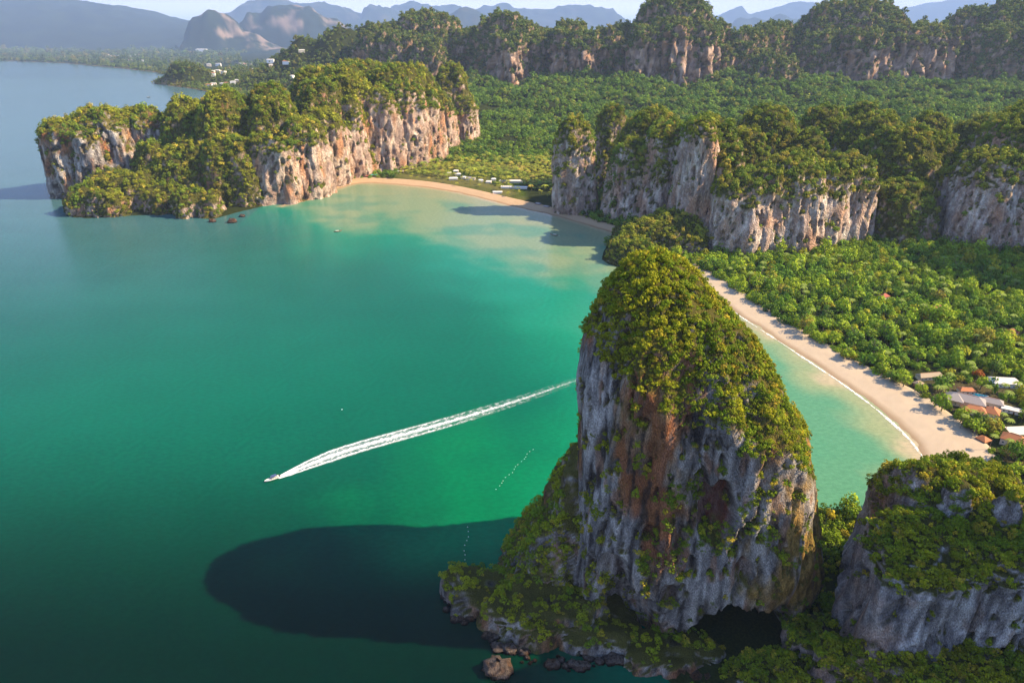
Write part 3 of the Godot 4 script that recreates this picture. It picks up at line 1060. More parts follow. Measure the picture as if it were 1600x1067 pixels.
# ------------------------------------------------------------------ the scene
func _ready() -> void:
	var cam := Camera3D.new()
	cam.name = "camera"
	cam.position = EYE
	cam.rotation_degrees = Vector3(-25.2, 0, 0)
	cam.fov = 52.54
	cam.near = 1.0
	cam.far = 60000.0
	add_child(cam)
	cam.current = true
	var env := Environment.new()
	env.background_mode = Environment.BG_SKY
	var sky := Sky.new()
	var sm := ProceduralSkyMaterial.new()
	sm.sky_top_color = Color(0.44, 0.56, 0.76)
	sm.sky_horizon_color = Color(0.99, 0.965, 0.955)
	sm.sky_energy_multiplier = 0.95
	sm.sky_curve = 0.06
	sm.ground_bottom_color = Color(0.20, 0.30, 0.30)
	sm.ground_horizon_color = Color(0.75, 0.80, 0.86)
	sky.sky_material = sm
	env.sky = sky
	env.tonemap_mode = Environment.TONE_MAPPER_LINEAR
	env.tonemap_exposure = 2.9
	env.sdfgi_enabled = true
	env.ssao_enabled = true
	env.ssil_enabled = true
	env.fog_enabled = true
	env.fog_density = 0.000024
	env.volumetric_fog_enabled = true
	env.volumetric_fog_density = 0.0
	env.fog_light_color = Color(0.78, 0.87, 1.0)
	var we := WorldEnvironment.new()
	we.name = "world_environment"
	we.environment = env
	add_child(we)
	var sun := DirectionalLight3D.new()
	sun.name = "sun"
	sun.light_energy = 1.6
	sun.light_color = Color(1.0, 0.905, 0.745)
	sun.light_angular_distance = 0.5
	sun.shadow_enabled = true
	add_child(sun)
	sun.look_at_from_position(Vector3(1.0, 0.82, 0.015), Vector3.ZERO)

	var air := FogVolume.new()
	air.name = "haze"
	air.shape = RenderingServer.FOG_VOLUME_SHAPE_BOX
	air.size = Vector3(34000, 1600, 13400)
	air.position = Vector3(1500, 798, -10600)
	var mist := FogMaterial.new()
	mist.density = 0.000085
	mist.albedo = Color(0.62, 0.77, 1.0)
	air.material = mist
	add_child(air)
	tag(air, "bluish haze lying over the far plain and mountains", "haze", "", "stuff")

	rng.seed = 4
	make_noise(n_big, 1, 60.0, 3)
	make_noise(n_mid, 2, 16.0, 3)
	make_noise(n_fine, 3, 4.5, 3)
	make_noise(n_streak, 4, 6.5, 4)
	make_noise(n_patch, 5, 34.0, 3)
	make_noise(n_rust, 6, 42.0, 4)
	make_noise(n_ridge, 7, 26.0, 2)
	make_materials()
	make_plants()
	outline_land()
	build_water()
	build_ground()
	build_beach("beach", "long curved sand beach behind the tall foreground stack", pn_water, pn_inner, 170, Color(0.39, 0.31, 0.225))
	build_beach("beach", "far narrow sand beach at the foot of the resort valley", ts_water, ts_inner, 150, Color(0.38, 0.262, 0.16))
	build_foam("white surf line along the long beach behind the stack", pn_water, 3.6, -2.0, 10, 0.06)
	far_land()
	rocks()
	print("rocks ", Time.get_ticks_msec())
	forests()
	print("forests ", Time.get_ticks_msec())
	village()
	resort_and_town()
	build_wake()
	boats_and_small_things()
	print("done ", Time.get_ticks_msec())

func outline_land() -> void:
	var a := Array(pn_inner)
	a.reverse()
	var b := Array(ts_inner)
	b.reverse()
	coast.append_array(PackedVector2Array(a))
	for p in [[222, -858], [196, -838], [165, -848], [128, -872], [117, -902], [138, -985]]:
		coast.append(Vector2(p[0], p[1]))
	coast.append_array(PackedVector2Array(b))
	for p in [[-430, -1190], [-459, -1150], [-487, -1100], [-500, -1104], [-556, -1136], [-635, -1124], [-698, -1106], [-754, -1136], [-820, -1240], [-850, -1300], [-800, -1380], [-700, -1440], [-590, -1480], [-520, -1600], [-480, -1800], [-500, -2150], [-650, -2550], [-900, -2850], [-1050, -2960], [-1211, -3074], [-1297, -3155], [-1450, -3330], [-1655, -3520], [-1790, -3640], [-1790, -3800], [-1900, -4100], [-2149, -4402], [-2532, -4738], [-3129, -5199], [-3780, -5503], [-5500, -6100], [-9500, -7000], [-9500, -21000], [9500, -21000], [9500, -100], [300, -110], [140, -150], [98, -215], [72, -240], [66, -275], [118, -320], [130, -350], [190, -372], [240, -377], [280, -362]]:
		coast.append(Vector2(p[0], p[1]))
	coast.append(coast[0])

func far_land() -> void:
	var green := Color(0.035, 0.050, 0.022)
	mountain("mountain", "broad blue wooded mountain behind the far coast, at the left edge", -9200, 1900, [Vector2(-9500, 250), Vector2(-8200, 380), Vector2(-6800, 500), Vector2(-5600, 520), Vector2(-4700, 420), Vector2(-4000, 260), Vector2(-3300, 190), Vector2(-2600, 120), Vector2(-1800, 0)], 75, 0.5, green, 0.0)
	mountain("mountain", "hazy crag with a pale cut face on the far plain", -7000, 330, [Vector2(-3080, 0), Vector2(-2990, 190), Vector2(-2900, 300), Vector2(-2760, 352), Vector2(-2600, 300), Vector2(-2520, 190), Vector2(-2300, 90), Vector2(-2000, 0)], 24, 0.8, green, 0.9)
	mountain("mountain", "hazy flat-topped crag right of the crag with the cut face", -7500, 420, [Vector2(-2850, 0), Vector2(-2620, 220), Vector2(-2500, 360), Vector2(-2300, 420), Vector2(-1950, 400), Vector2(-1800, 300), Vector2(-1500, 120), Vector2(-1050, 0)], 28, 0.8, green, 0.8)
	mountain("mountain", "pale blue jagged range above the wooded hill, left of the near ridge", -11500, 900, [Vector2(-5200, 100), Vector2(-4400, 330), Vector2(-3800, 540), Vector2(-3500, 600), Vector2(-3100, 480), Vector2(-2800, 500), Vector2(-2500, 440), Vector2(-2250, 330), Vector2(-2150, 470), Vector2(-1850, 440), Vector2(-1650, 250), Vector2(-1200, 120), Vector2(-500, 0)], 60, 0.8, green, 0.2)
	mountain("mountain", "dark blue pointed hill between two humps of the near ridge", -9000, 500, [Vector2(-1300, 0), Vector2(-1000, 180), Vector2(-760, 330), Vector2(-560, 400), Vector2(-380, 330), Vector2(-150, 180), Vector2(200, 0)], 40, 0.6, green, 0.1)
	mountain("mountain", "pale blue saw-toothed range on the skyline left of the highest hump", -12500, 900, [Vector2(-2200, 100), Vector2(-1900, 470), Vector2(-1600, 540), Vector2(-1300, 440), Vector2(-900, 480), Vector2(-650, 400), Vector2(-350, 480), Vector2(-150, 500), Vector2(100, 430), Vector2(500, 400), Vector2(800, 470), Vector2(1200, 490), Vector2(1600, 420), Vector2(1900, 200), Vector2(2300, 0)], 60, 0.8, green, 0.1)
	mountain("mountain", "faint pale mountain on the skyline right of the highest hump", -14500, 900, [Vector2(3400, 0), Vector2(3900, 300), Vector2(4300, 480), Vector2(4500, 330), Vector2(5000, 460), Vector2(5400, 560), Vector2(6000, 500), Vector2(6600, 340), Vector2(7400, 0)], 70, 0.5, green, 0.0)
	mountain("mountain", "small blue hills before the faint pale mountain on the skyline", -10500, 400, [Vector2(2900, 0), Vector2(3100, 260), Vector2(3300, 300), Vector2(3450, 240), Vector2(3650, 330), Vector2(3900, 280), Vector2(4100, 240), Vector2(4600, 0)], 40, 0.7, green, 0.0)
	mountain("mountain", "faint pale mountain on the skyline towards the right edge", -15500, 900, [Vector2(6900, 0), Vector2(7700, 420), Vector2(8500, 560), Vector2(9300, 650), Vector2(10200, 600), Vector2(11500, 300), Vector2(12500, 0)], 80, 0.5, green, 0.0)

func rocks() -> void:
	# every tower as [centre x, centre z, half width, half depth, height, own options]
	var stack := [
		[72, -308, 58, 50, 199, {"rows": [[-8, 104, -311, 76, 52], [14, 104, -311, 76, 54], [45, 103, -309, 69, 57], [70, 100, -309, 63, 55], [95, 96, -309, 59, 51], [118, 90, -309, 53, 47], [140, 81, -310, 44, 43], [156, 77, -310, 37, 38], [171, 74, -311, 29, 32], [183, 72, -312, 21, 25], [191, 70, -312, 14, 17], [196, 69, -312, 8, 9], [198.5, 69, -312, 3, 3], [199, 69, -312, 0, 0]],
			"drape": [112, 136, 18, 104],
			"cell": 0.85, "veg": 0.40, "bias": [146, -0.42, 70, 0.85], "amp": 0.62, "boxy": 2.2, "dents": [[97, 88, -262, 9, 17, 11, 1.0], [88, 102, -266, 4, 9, 6, 0.5], [80, 74, -262, 4, 17, 6, 0.1], [66, 66, -262, 4, 14, 6, 0.1], [118, 6, -262, 29, 29, 38, 0.0], [60, 12, -262, 16, 30, 20, 0.12], [78, 40, -262, 5, 9, 6, 0.3], [112, 58, -262, 5, 8, 5, 0.6], [52, 44, -266, 8, 12, 7, 0.2]], "dens": 0.27, "tree": 1.4}],
		[22, -318, 32, 30, 70, {"cell": 1.3, "veg": 0.85, "amp": 0.7, "lean": Vector2(0.55, 0.05), "dens": 0.1, "tree": 1.9, "lip": 0.35}],
		[48, -322, 40, 32, 104, {"cell": 1.4, "veg": 0.85, "amp": 0.7, "lean": Vector2(0.2, 0.0), "dens": 0.1, "tree": 1.9, "lip": 0.4}],
		[20, -276, 38, 22, 17, {"cell": 1.3, "veg": 0.38, "amp": 0.95, "dens": 0.07, "tree": 1.6, "lip": 0.4}],
		[-12, -292, 24, 14, 12, {"cell": 1.3, "veg": 0.35, "amp": 0.8, "dens": 0.06, "tree": 1.6, "lip": 0.4}],
		[42, -276, 32, 18, 10, {"cell": 1.3, "veg": 0.2, "amp": 0.6, "dens": 0.04, "tree": 1.6, "lip": 0.4}],
		[84, -256, 30, 15, 9, {"cell": 1.3, "veg": 0.2, "amp": 0.6, "dens": 0.05, "tree": 1.7, "lip": 0.4}],
		[44, -263, 24, 12, 12, {"cell": 1.3, "veg": 0.3, "amp": 0.5, "dens": 0.05, "tree": 1.6, "lip": 0.4}],
	]
	var near_cliff := [
		[192, -252, 27, 26, 80, {"lip": 0.86}], [212, -292, 24, 28, 97, {"lip": 0.6, "cap": 0.6}], [241, -250, 32, 26, 82, {"lip": 0.86}],
		[246, -290, 32, 36, 87, {"lip": 0.6, "cap": 0.6}], [288, -268, 36, 38, 84], [340, -270, 40, 40, 84], [160, -258, 22, 14, 18, {"veg": 0.2}], [130, -238, 34, 16, 9, {"veg": 0.9, "lip": 0.3}], [106, -230, 22, 12, 6, {"veg": 0.9, "lip": 0.3}], [215, -226, 50, 18, 34, {"veg": 0.3}], [180, -232, 30, 14, 24, {"veg": 0.3}], [330, -215, 66, 46, 246], [214, -270, 9, 8, 97, {"lip": 0.5, "batter": 0.4}], [262, -282, 12, 10, 93, {"lip": 0.6, "batter": 0.4}], [236, -262, 8, 8, 93, {"lip": 0.5, "batter": 0.4}], [272, -258, 11, 10, 90, {"lip": 0.6, "batter": 0.4}],  # the tallest tower is out of view, added to shade face and foot
	]
	var headland := [[-782, -1293, 66, 55, 130], [-745, -1318, 60, 60, 147], [-692, -1348, 52, 50, 142]]
	var apron := [[-687, -1150, 62, 38, 38], [-668, -1190, 66, 50, 56], [-597, -1180, 49, 44, 40], [-523, -1142, 42, 32, 40], [-600, -1240, 90, 60, 66]]
	var ridge := [[-605, -1343, 64, 80, 158, {"lip": 0.15}], [-520, -1310, 66, 90, 176, {"lip": 0.12}], [-455, -1360, 66, 80, 182, {"lip": 0.2}], [-570, -1250, 70, 70, 100, {"lip": 0.08}], [-490, -1230, 60, 60, 112, {"lip": 0.08}], [-640, -1270, 50, 56, 92, {"lip": 0.1}]]
	var buttress := [[-416, -1235, 46, 36, 108, {"lip": 0.8}], [-430, -1300, 53, 66, 172, {"veg": 1.0, "lip": 0.3}], [-380, -1290, 46, 60, 130, {"lip": 0.72}]]
	var stepped := [[-366, -1385, 48, 50, 140, {"lip": 0.7}], [-380, -1440, 60, 60, 186, {"veg": 1.0, "lip": 0.4}], [-350, -1510, 73, 80, 204, {"veg": 1.0, "lip": 0.4}], [-325, -1450, 36, 40, 150]]
	var big_wall := [[-281, -1506, 52, 45, 168], [-229, -1546, 47, 45, 174], [-256, -1609, 86, 80, 206, {"veg": 1.0, "lip": 0.4}], [-190, -1600, 40, 45, 150]]
	var right_towers := [[-183, -1767, 45, 50, 135], [-162, -1960, 57, 60, 186, {"veg": 0.85, "lip": 0.35}], [-120, -1850, 36, 40, 110]]
	var domes := [[-420, -1640, 103, 80, 194], [-357, -1720, 114, 90, 203], [-250, -1780, 90, 80, 190]]
	var lone_tower := [[105, -1160, 33, 32, 152, {"veg": 0.45}], [110, -1170, 40, 30, 60]]
	var thumb := [[184, -1330, 38, 45, 150, {"veg": 0.85}], [215, -1230, 36, 50, 118, {"veg": 0.85}]]
	var white_wall := [[194, -1120, 44, 46, 122, {"lip": 0.45}], [240, -1110, 44, 60, 150, {"lip": 0.5}], [264, -1000, 26, 46, 170, {"lip": 0.86}], [238, -1210, 70, 70, 156, {"veg": 1.0, "lip": 0.35}], [290, -1050, 48, 60, 164, {"lip": 0.7}]]
	var two_domes := [[312, -955, 40, 50, 106], [350, -966, 46, 56, 112], [394, -978, 46, 60, 124], [440, -996, 46, 56, 112], [488, -1018, 48, 55, 117], [300, -990, 30, 40, 134, {"veg": 0.7}]]
	var round_peak := [[418, -1170, 62, 64, 168], [372, -1120, 40, 50, 140], [470, -1130, 44, 50, 136]]
	var hind_domes := [[545, -1260, 60, 50, 156], [634, -1300, 47, 45, 160], [580, -1200, 44, 44, 138], [743, -1280, 46, 50, 143], [690, -1330, 40, 44, 138]]
	var mid_peak := [[613, -1190, 60, 60, 152], [570, -1130, 40, 46, 120]]
	var shade_shoulder := [[600, -1080, 62, 80, 150, {"lip": 0.15}], [640, -1070, 50, 60, 140, {"lip": 0.2}], [575, -1010, 50, 60, 84, {"lip": 0.1}]]
	var edge_cliff := [[692, -1000, 64, 72, 128, {"lip": 0.66}], [742, -1030, 56, 84, 166, {"lip": 0.7}], [800, -1040, 86, 110, 193, {"lip": 0.7}], [841, -1250, 68, 70, 139, {"veg": 0.8}], [930, -1060, 90, 100, 190], [870, -850, 80, 110, 262]]
	var promontory := [[172, -905, 44, 40, 24], [226, -955, 60, 60, 46], [180, -960, 40, 50, 34]]
	var back_a := [[-582, -3350, 122, 160, 256], [-396, -3500, 202, 200, 306], [-358, -3200, 83, 120, 214], [-480, -3260, 110, 120, 225]]
	var back_b := [[-21, -3250, 150, 160, 300], [-16, -3060, 84, 90, 226, {"veg": 0.0, "cap": 0.8, "lip": 0.74}], [60, -3180, 90, 120, 240], [-110, -3300, 90, 120, 250], [-210, -3380, 130, 130, 236]]
	var back_c := [[254, -3200, 117, 150, 266], [225, -3070, 60, 80, 236, {"veg": 0.0, "cap": 0.8, "lip": 0.74}], [306, -3050, 58, 80, 232, {"veg": 0.0, "cap": 0.8, "lip": 0.74}], [395, -3110, 84, 120, 250], [130, -3300, 110, 130, 246], [480, -3220, 90, 110, 258]]
	var back_d := [[677, -3170, 190, 200, 368], [530, -2970, 66, 80, 252, {"veg": 0.0, "cap": 0.8, "lip": 0.74}], [640, -2980, 80, 90, 284, {"veg": 0.0, "cap": 0.8, "lip": 0.74}], [745, -3010, 74, 90, 268, {"veg": 0.0, "cap": 0.8, "lip": 0.74}], [850, -3150, 90, 120, 270]]
	var back_e := [[953, -3100, 113, 130, 236], [1145, -3300, 156, 150, 267], [1060, -3200, 110, 130, 248], [860, -3020, 100, 90, 190, {"veg": 0.95, "lip": 0.2}], [1040, -2960, 120, 100, 150, {"veg": 0.95, "lip": 0.2}]]
	var back_f := [[1476, -3300, 267, 220, 350], [1415, -3030, 120, 110, 240, {"veg": 0.0, "cap": 0.8, "lip": 0.74}], [1560, -3040, 110, 110, 256, {"veg": 0.0, "cap": 0.8, "lip": 0.74}], [1690, -3060, 110, 110, 262, {"veg": 0.0, "cap": 0.8, "lip": 0.74}], [1270, -3080, 96, 100, 236]]
	var back_g := [[2013, -3300, 140, 180, 322], [2174, -3200, 236, 200, 350], [1933, -3010, 129, 120, 258], [2080, -2960, 110, 110, 262, {"veg": 0.0, "cap": 0.8, "lip": 0.74}]]
	for group in [stack, near_cliff, headland, apron, ridge, buttress, stepped, big_wall, right_towers, domes, lone_tower, thumb, white_wall, two_domes, round_peak, hind_domes, mid_peak, shade_shoulder, edge_cliff, promontory, back_a, back_b, back_c, back_d, back_e, back_f, back_g]:
		karst_hulls.append_array(group)
	var grey := {"palette": "grey", "cell": 1.1, "grain": 1.0, "amp": 0.95, "forest": "near", "dens": 0.20, "tree": 1.6, "veg": -0.1, "cap": 0.3, "lip": 0.8}
	karst("limestone_stack", "tall grey and rust limestone stack rising from the sea with a shrubby crown", "sea stack", stack, {"palette": "stack", "forest": "stack"})
	karst("limestone_cliff", "grey limestone cliff in the near right corner with trees on its top", "cliff", near_cliff, grey)
	var bay := {"palette": "pink", "cell": 3.0, "grain": 1.7, "forest": "cliffs", "dens": 0.024, "tree": 4.2, "batter": 0.16, "veg": 0.12, "cap": 0.9, "lip": 0.6, "stone": "far"}
	var green := bay.duplicate()
	green.veg = 1.0
	green.lip = 0.3
	karst("limestone_bluff", "sheer grey bluff at the seaward tip of the far left headland", "cliff", headland, bay.merged({"veg": 0.2, "lip": 0.78, "palette": "stack"}, true))
	karst("rocky_apron", "low bushy rock apron at the waterline under the headland bluff", "rock ledge", apron, green.merged({"cell": 2.4, "tree": 3.6}, true))
	karst("limestone_ridge", "bushy green ridge joining the headland bluff to the pink walls", "ridge", ridge, green)
	karst("limestone_buttress", "pale pink buttress wall left of the far beach", "cliff", buttress, bay)
	karst("limestone_cliff", "stepped wall with an orange hollow between the buttress and the big pink wall", "cliff", stepped, bay)
	karst("limestone_cliff", "big pink and cream wall above the left end of the far beach", "cliff", big_wall, bay.merged({"veg": 0.02, "lip": 0.68}, true))
	karst("limestone_tower", "green tower standing right of the big pink wall at the valley mouth", "tower", right_towers, bay)
	karst("limestone_dome", "round wooded domes on the ridge behind the pink walls", "hill", domes, green)
	var mid := {"palette": "white", "cell": 2.3, "grain": 1.5, "forest": "cliffs", "dens": 0.027, "tree": 3.9, "batter": 0.16, "amp": 0.8, "veg": 0.12, "cap": 0.9, "lip": 0.6, "stone": "far"}
	var wooded := mid.duplicate()
	wooded.veg = 1.0
	wooded.lip = 0.3
	karst("limestone_tower", "lone dark tower at the right end of the far beach", "tower", lone_tower, mid)
	karst("limestone_tower", "wooded thumb of rock behind the lone dark tower", "tower", thumb, wooded)
	karst("limestone_cliff", "white streaked wall with a tall pale prow facing the bay", "cliff", white_wall, mid)
	karst("limestone_cliff", "long white wall under two wooded domes above the beach forest", "cliff", two_domes, mid.merged({"veg": 0.0, "lip": 0.64}, true))
	karst("limestone_dome", "steep round wooded peak behind the long white wall", "hill", round_peak, wooded)
	karst("limestone_dome", "row of small wooded domes at the back of the middle cliffs", "hill", hind_domes, wooded)
	karst("limestone_dome", "blunt wooded peak in the gap right of the two domes", "hill", mid_peak, wooded)
	karst("limestone_dome", "shadowed wooded shoulder between the white walls", "hill", shade_shoulder, wooded)
	karst("limestone_cliff", "violet grey streaked wall under a wooded slope at the right edge", "cliff", edge_cliff, mid.merged({"veg": 0.05, "lip": 0.62}, true))
	karst("rocky_promontory", "low dark wooded promontory between the two beaches", "promontory", promontory, wooded.merged({"lip": 0.15}, true))
	var far := {"palette": "far", "cell": 6.5, "grain": 3.2, "amp": 2.2, "forest": "range", "dens": 0.010, "tree": 8.5, "veg": 0.88, "stone": "far", "lip": 0.45, "foot": 10.0}
	karst("karst_range", "leftmost hump of the long ridge across the back, with grey ribs", "ridge", back_a, far)
	karst("karst_range", "hump of the back ridge with a bright pinkish scar on its left face", "ridge", back_b, far)
	karst("karst_range", "pair of pale cliff faces left of the highest hump of the back ridge", "ridge", back_c, far)
	karst("karst_range", "highest dark hump of the back ridge, reaching past the skyline", "ridge", back_d, far)
	karst("karst_range", "low wooded saddle of the back ridge right of the highest hump", "ridge", back_e, far.merged({"veg": 0.9}, true))
	karst("karst_range", "long table-topped part of the back ridge with a grey wall below", "ridge", back_f, far)
	karst("karst_range", "end of the back ridge at the upper right corner", "ridge", back_g, far)

func inside_rock(x: float, z: float) -> bool:
	for k in karst_hulls:
		var ex: float = (x - k[0]) / k[2]
		if absf(ex) < 1.0:
			var ez: float = (z - k[1]) / k[3]
			if ex * ex + ez * ez < 0.9:
				return true
	return false

func clear_of_houses(x: float, z: float, r: float) -> bool:
	for k in houses:
		if Vector2(x - k[0], z - k[1]).length() < k[2] + r * 0.6:
			return false
	return true

func scatter(list_name: String, x0: float, x1: float, z0: float, z1: float, gap: float, r: float, keep: Callable) -> void:
	var list: Array = spots.get_or_add(list_name, [])
	var z := z0
	while z > z1:
		var x := x0
		while x < x1:
			var px := x + rng.randf_range(-0.45, 0.45) * gap
			var pz := z + rng.randf_range(-0.45, 0.45) * gap
			x += gap
			if not in_view(px, pz):
				continue
			var s := sd_land(Vector2(px, pz))
			if s < 1.5 or inside_rock(px, pz) or not keep.call(px, pz, s):
				continue
			var m := n_patch.get_noise_2d(px * 0.8, pz * 0.8)
			var rr := r * rng.randf_range(0.5, 1.15) * (1.0 + 0.35 * m) * (1.45 if rng.randf() < 0.12 else 1.0)
			list.append([Vector3(px, ground_height(px, pz, s), pz), rr, 1.0, m])
		z -= gap

func forests() -> void:
	# places first: [x, z, clear radius] round the houses and open plots
	for k in [[378, -553, 13], [362, -536, 10], [394, -527, 14], [434, -540, 16], [381, -503, 16], [400, -503, 14], [412, -494, 10], [384, -487, 14], [406, -488, 9], [366, -452, 9], [386, -446, 13], [398, -428, 12], [405, -462, 12], [424, -466, 12], [475, -712, 10], [514, -648, 11], [432, -748, 9], [405, -523, 5]]:
		houses.append(k)
	scatter("grove", 225, 900, -332, -960, 8.4, 6.2, func(x, z, s): return clear_of_houses(x, z, 4.0))
	rng.seed = 31
	var fringe := resample(pn_inner, 78)
	for k in range(2, 66):
		var q := fringe[k] + Vector2(rng.randf_range(0.0, 6.5), rng.randf_range(-2.5, 2.5))
		if rng.randf() < 0.62 and clear_of_houses(q.x, q.y, 2.0):
			spots.grove.append([Vector3(q.x, 1.8, q.y), rng.randf_range(4.5, 7.8), 1.0, rng.randf_range(-0.1, 0.5)])
	scatter("neck", 100, 420, -150, -385, 5.0, 3.0, func(x, z, s): return (x < 300 or z > -360) and (z < -312 or x > 158 or z > -240))
	scatter("palms", -230, 100, -1215, -1620, 8.0, 4.6, func(x, z, s): return s > 4.0 and (z < -1330.0 - (x + 120) * -0.55 - 60.0 or rng.randf() < 0.10) and clear_resort(x, z))
	scatter("valley", -420, 1700, -960, -1660, 9.0, 6.0, func(x, z, s): return not (x > -235 and x < 100 and z > -1560))
	scatter("valley", -420, 2200, -1660, -2400, 11.0, 7.4, func(x, z, s): return n_big.get_noise_2d(x * 0.4, z * 0.4) > -0.3)
	scatter("valley", -700, 2700, -2400, -3350, 13.0, 8.6, func(x, z, s): return true)
	scatter("farwood", -3300, 300, -2850, -4300, 17.0, 9.0, func(x, z, s): return x < -500 or z > -3700)
	scatter("farwood", -5800, 0, -4300, -7200, 42.0, 17.0, func(x, z, s): return n_big.get_noise_2d(x * 0.03, z * 0.012) < 0.25 and rng.randf() < 0.8)
	var tint := [Color(0.286, 0.376, 0.019), Color(0.204, 0.305, 0.018), Color(0.124, 0.218, 0.019), Color(0.088, 0.145, 0.017), Color(0.326, 0.281, 0.036)]
	var tone := ["bright yellow-green", "fresh green", "mid green", "dark green", "olive brown"]
	var leaves := []
	for c in tint:
		leaves.append(leaf(c * 1.25))
	var rest := pick_nearest(spots.grove, 300, func(q):
		var k := clampi(int((0.55 + float(q[3]) * -1.6 + rng.randf_range(-0.3, 0.3)) * 4.0), 0, 3)
		if rng.randf() < 0.06:
			k = 4
		tree("broadleaf_tree", "%s broadleaf tree in the grove behind the long beach" % tone[k], "tree", "%s trees of the grove behind the long beach" % tone[k], q[0], q[1], leaves[k], true, crowns_near[rng.randi() % 4]))
	wood("grove_wood", "remaining trees of the grove behind the long beach, under the white walls", rest, crowns_near.slice(0, 3) + crowns_mid.slice(1, 2), tint_grove)
	var shrub_tint := [Color(0.322, 0.317, 0.010), Color(0.239, 0.277, 0.010), Color(0.162, 0.236, 0.010), Color(0.450, 0.348, 0.029)]
	var shrub_tone := ["yellow-olive", "olive green", "dark green", "dry ochre"]
	var shrub_leaves := []
	for c in shrub_tint:
		shrub_leaves.append(leaf(c * 1.25))
	rest = pick_nearest(spots.stack, 300, func(q):
		var k := clampi(int((0.5 + float(q[3]) * 1.3 + rng.randf_range(-0.35, 0.35)) * 3.0), 0, 2)
		if rng.randf() < 0.04 + 0.14 * smoothstep(95.0, 135.0, q[0].x):
			k = 3
		tree("shrub", "%s shrub clinging to the tall limestone stack" % shrub_tone[k], "shrub", "%s shrubs on the tall limestone stack" % shrub_tone[k], q[0], q[1], shrub_leaves[k], false, bushes[rng.randi() % 3]))
	wood("shrub_cover", "smaller shrubs covering the crown and flanks of the tall stack", rest, bushes, tint_stack)
	var near: Array = spots.near + spots.neck
	rest = pick_nearest(near, 300, func(q):
		var k := clampi(int((0.5 + float(q[3]) * 1.3 + rng.randf_range(-0.35, 0.35)) * 3.0), 0, 2)
		if rng.randf() < 0.10:
			k = 3
		tree("cliff_tree", "%s small tree on or below the near right cliff" % shrub_tone[k], "tree", "%s small trees on the near right cliff" % shrub_tone[k], q[0], q[1], shrub_leaves[k], false, bushes[rng.randi() % 3]))
	wood("cliff_shrubs", "remaining shrubs on the near right cliff and in the saddle beside the stack", rest, bushes, tint_stack)
	wood("cliff_forest", "jungle clothing the cliffs and domes round the two bays", spots.cliffs, crowns_mid, tint_cliff)
	wood("valley_forest", "dense jungle on the valley floor between the cliffs", spots.valley, crowns_mid, tint_valley)
	wood("palm_wood", "coconut palms of the grove behind the far beach", spots.palms, [palm_far], tint_palm)
	wood("range_forest", "jungle on the long ridge across the back", spots.range, crowns_far, tint_far)
	wood("far_woods", "woods on the hills and plain across the bay", spots.farwood, crowns_far, tint_far)
	print(spots.grove.size(), " ", spots.stack.size(), " ", near.size(), " ", spots.cliffs.size(), " ", spots.valley.size(), " ", spots.palms.size(), " ", spots.range.size(), " ", spots.farwood.size())

func clear_resort(x: float, z: float) -> bool:
	for k in [[-131, -1448], [-118, -1468], [-112, -1436], [-118, -1393], [-98, -1405], [-83, -1393], [-62, -1375], [-46, -1364], [-37, -1387], [-12, -1381], [7, -1358], [-6, -1325], [18, -1309], [-27, -1283]]:
		if Vector2(x - k[0], z - k[1]).length() < 15.0:
			return false
	return true

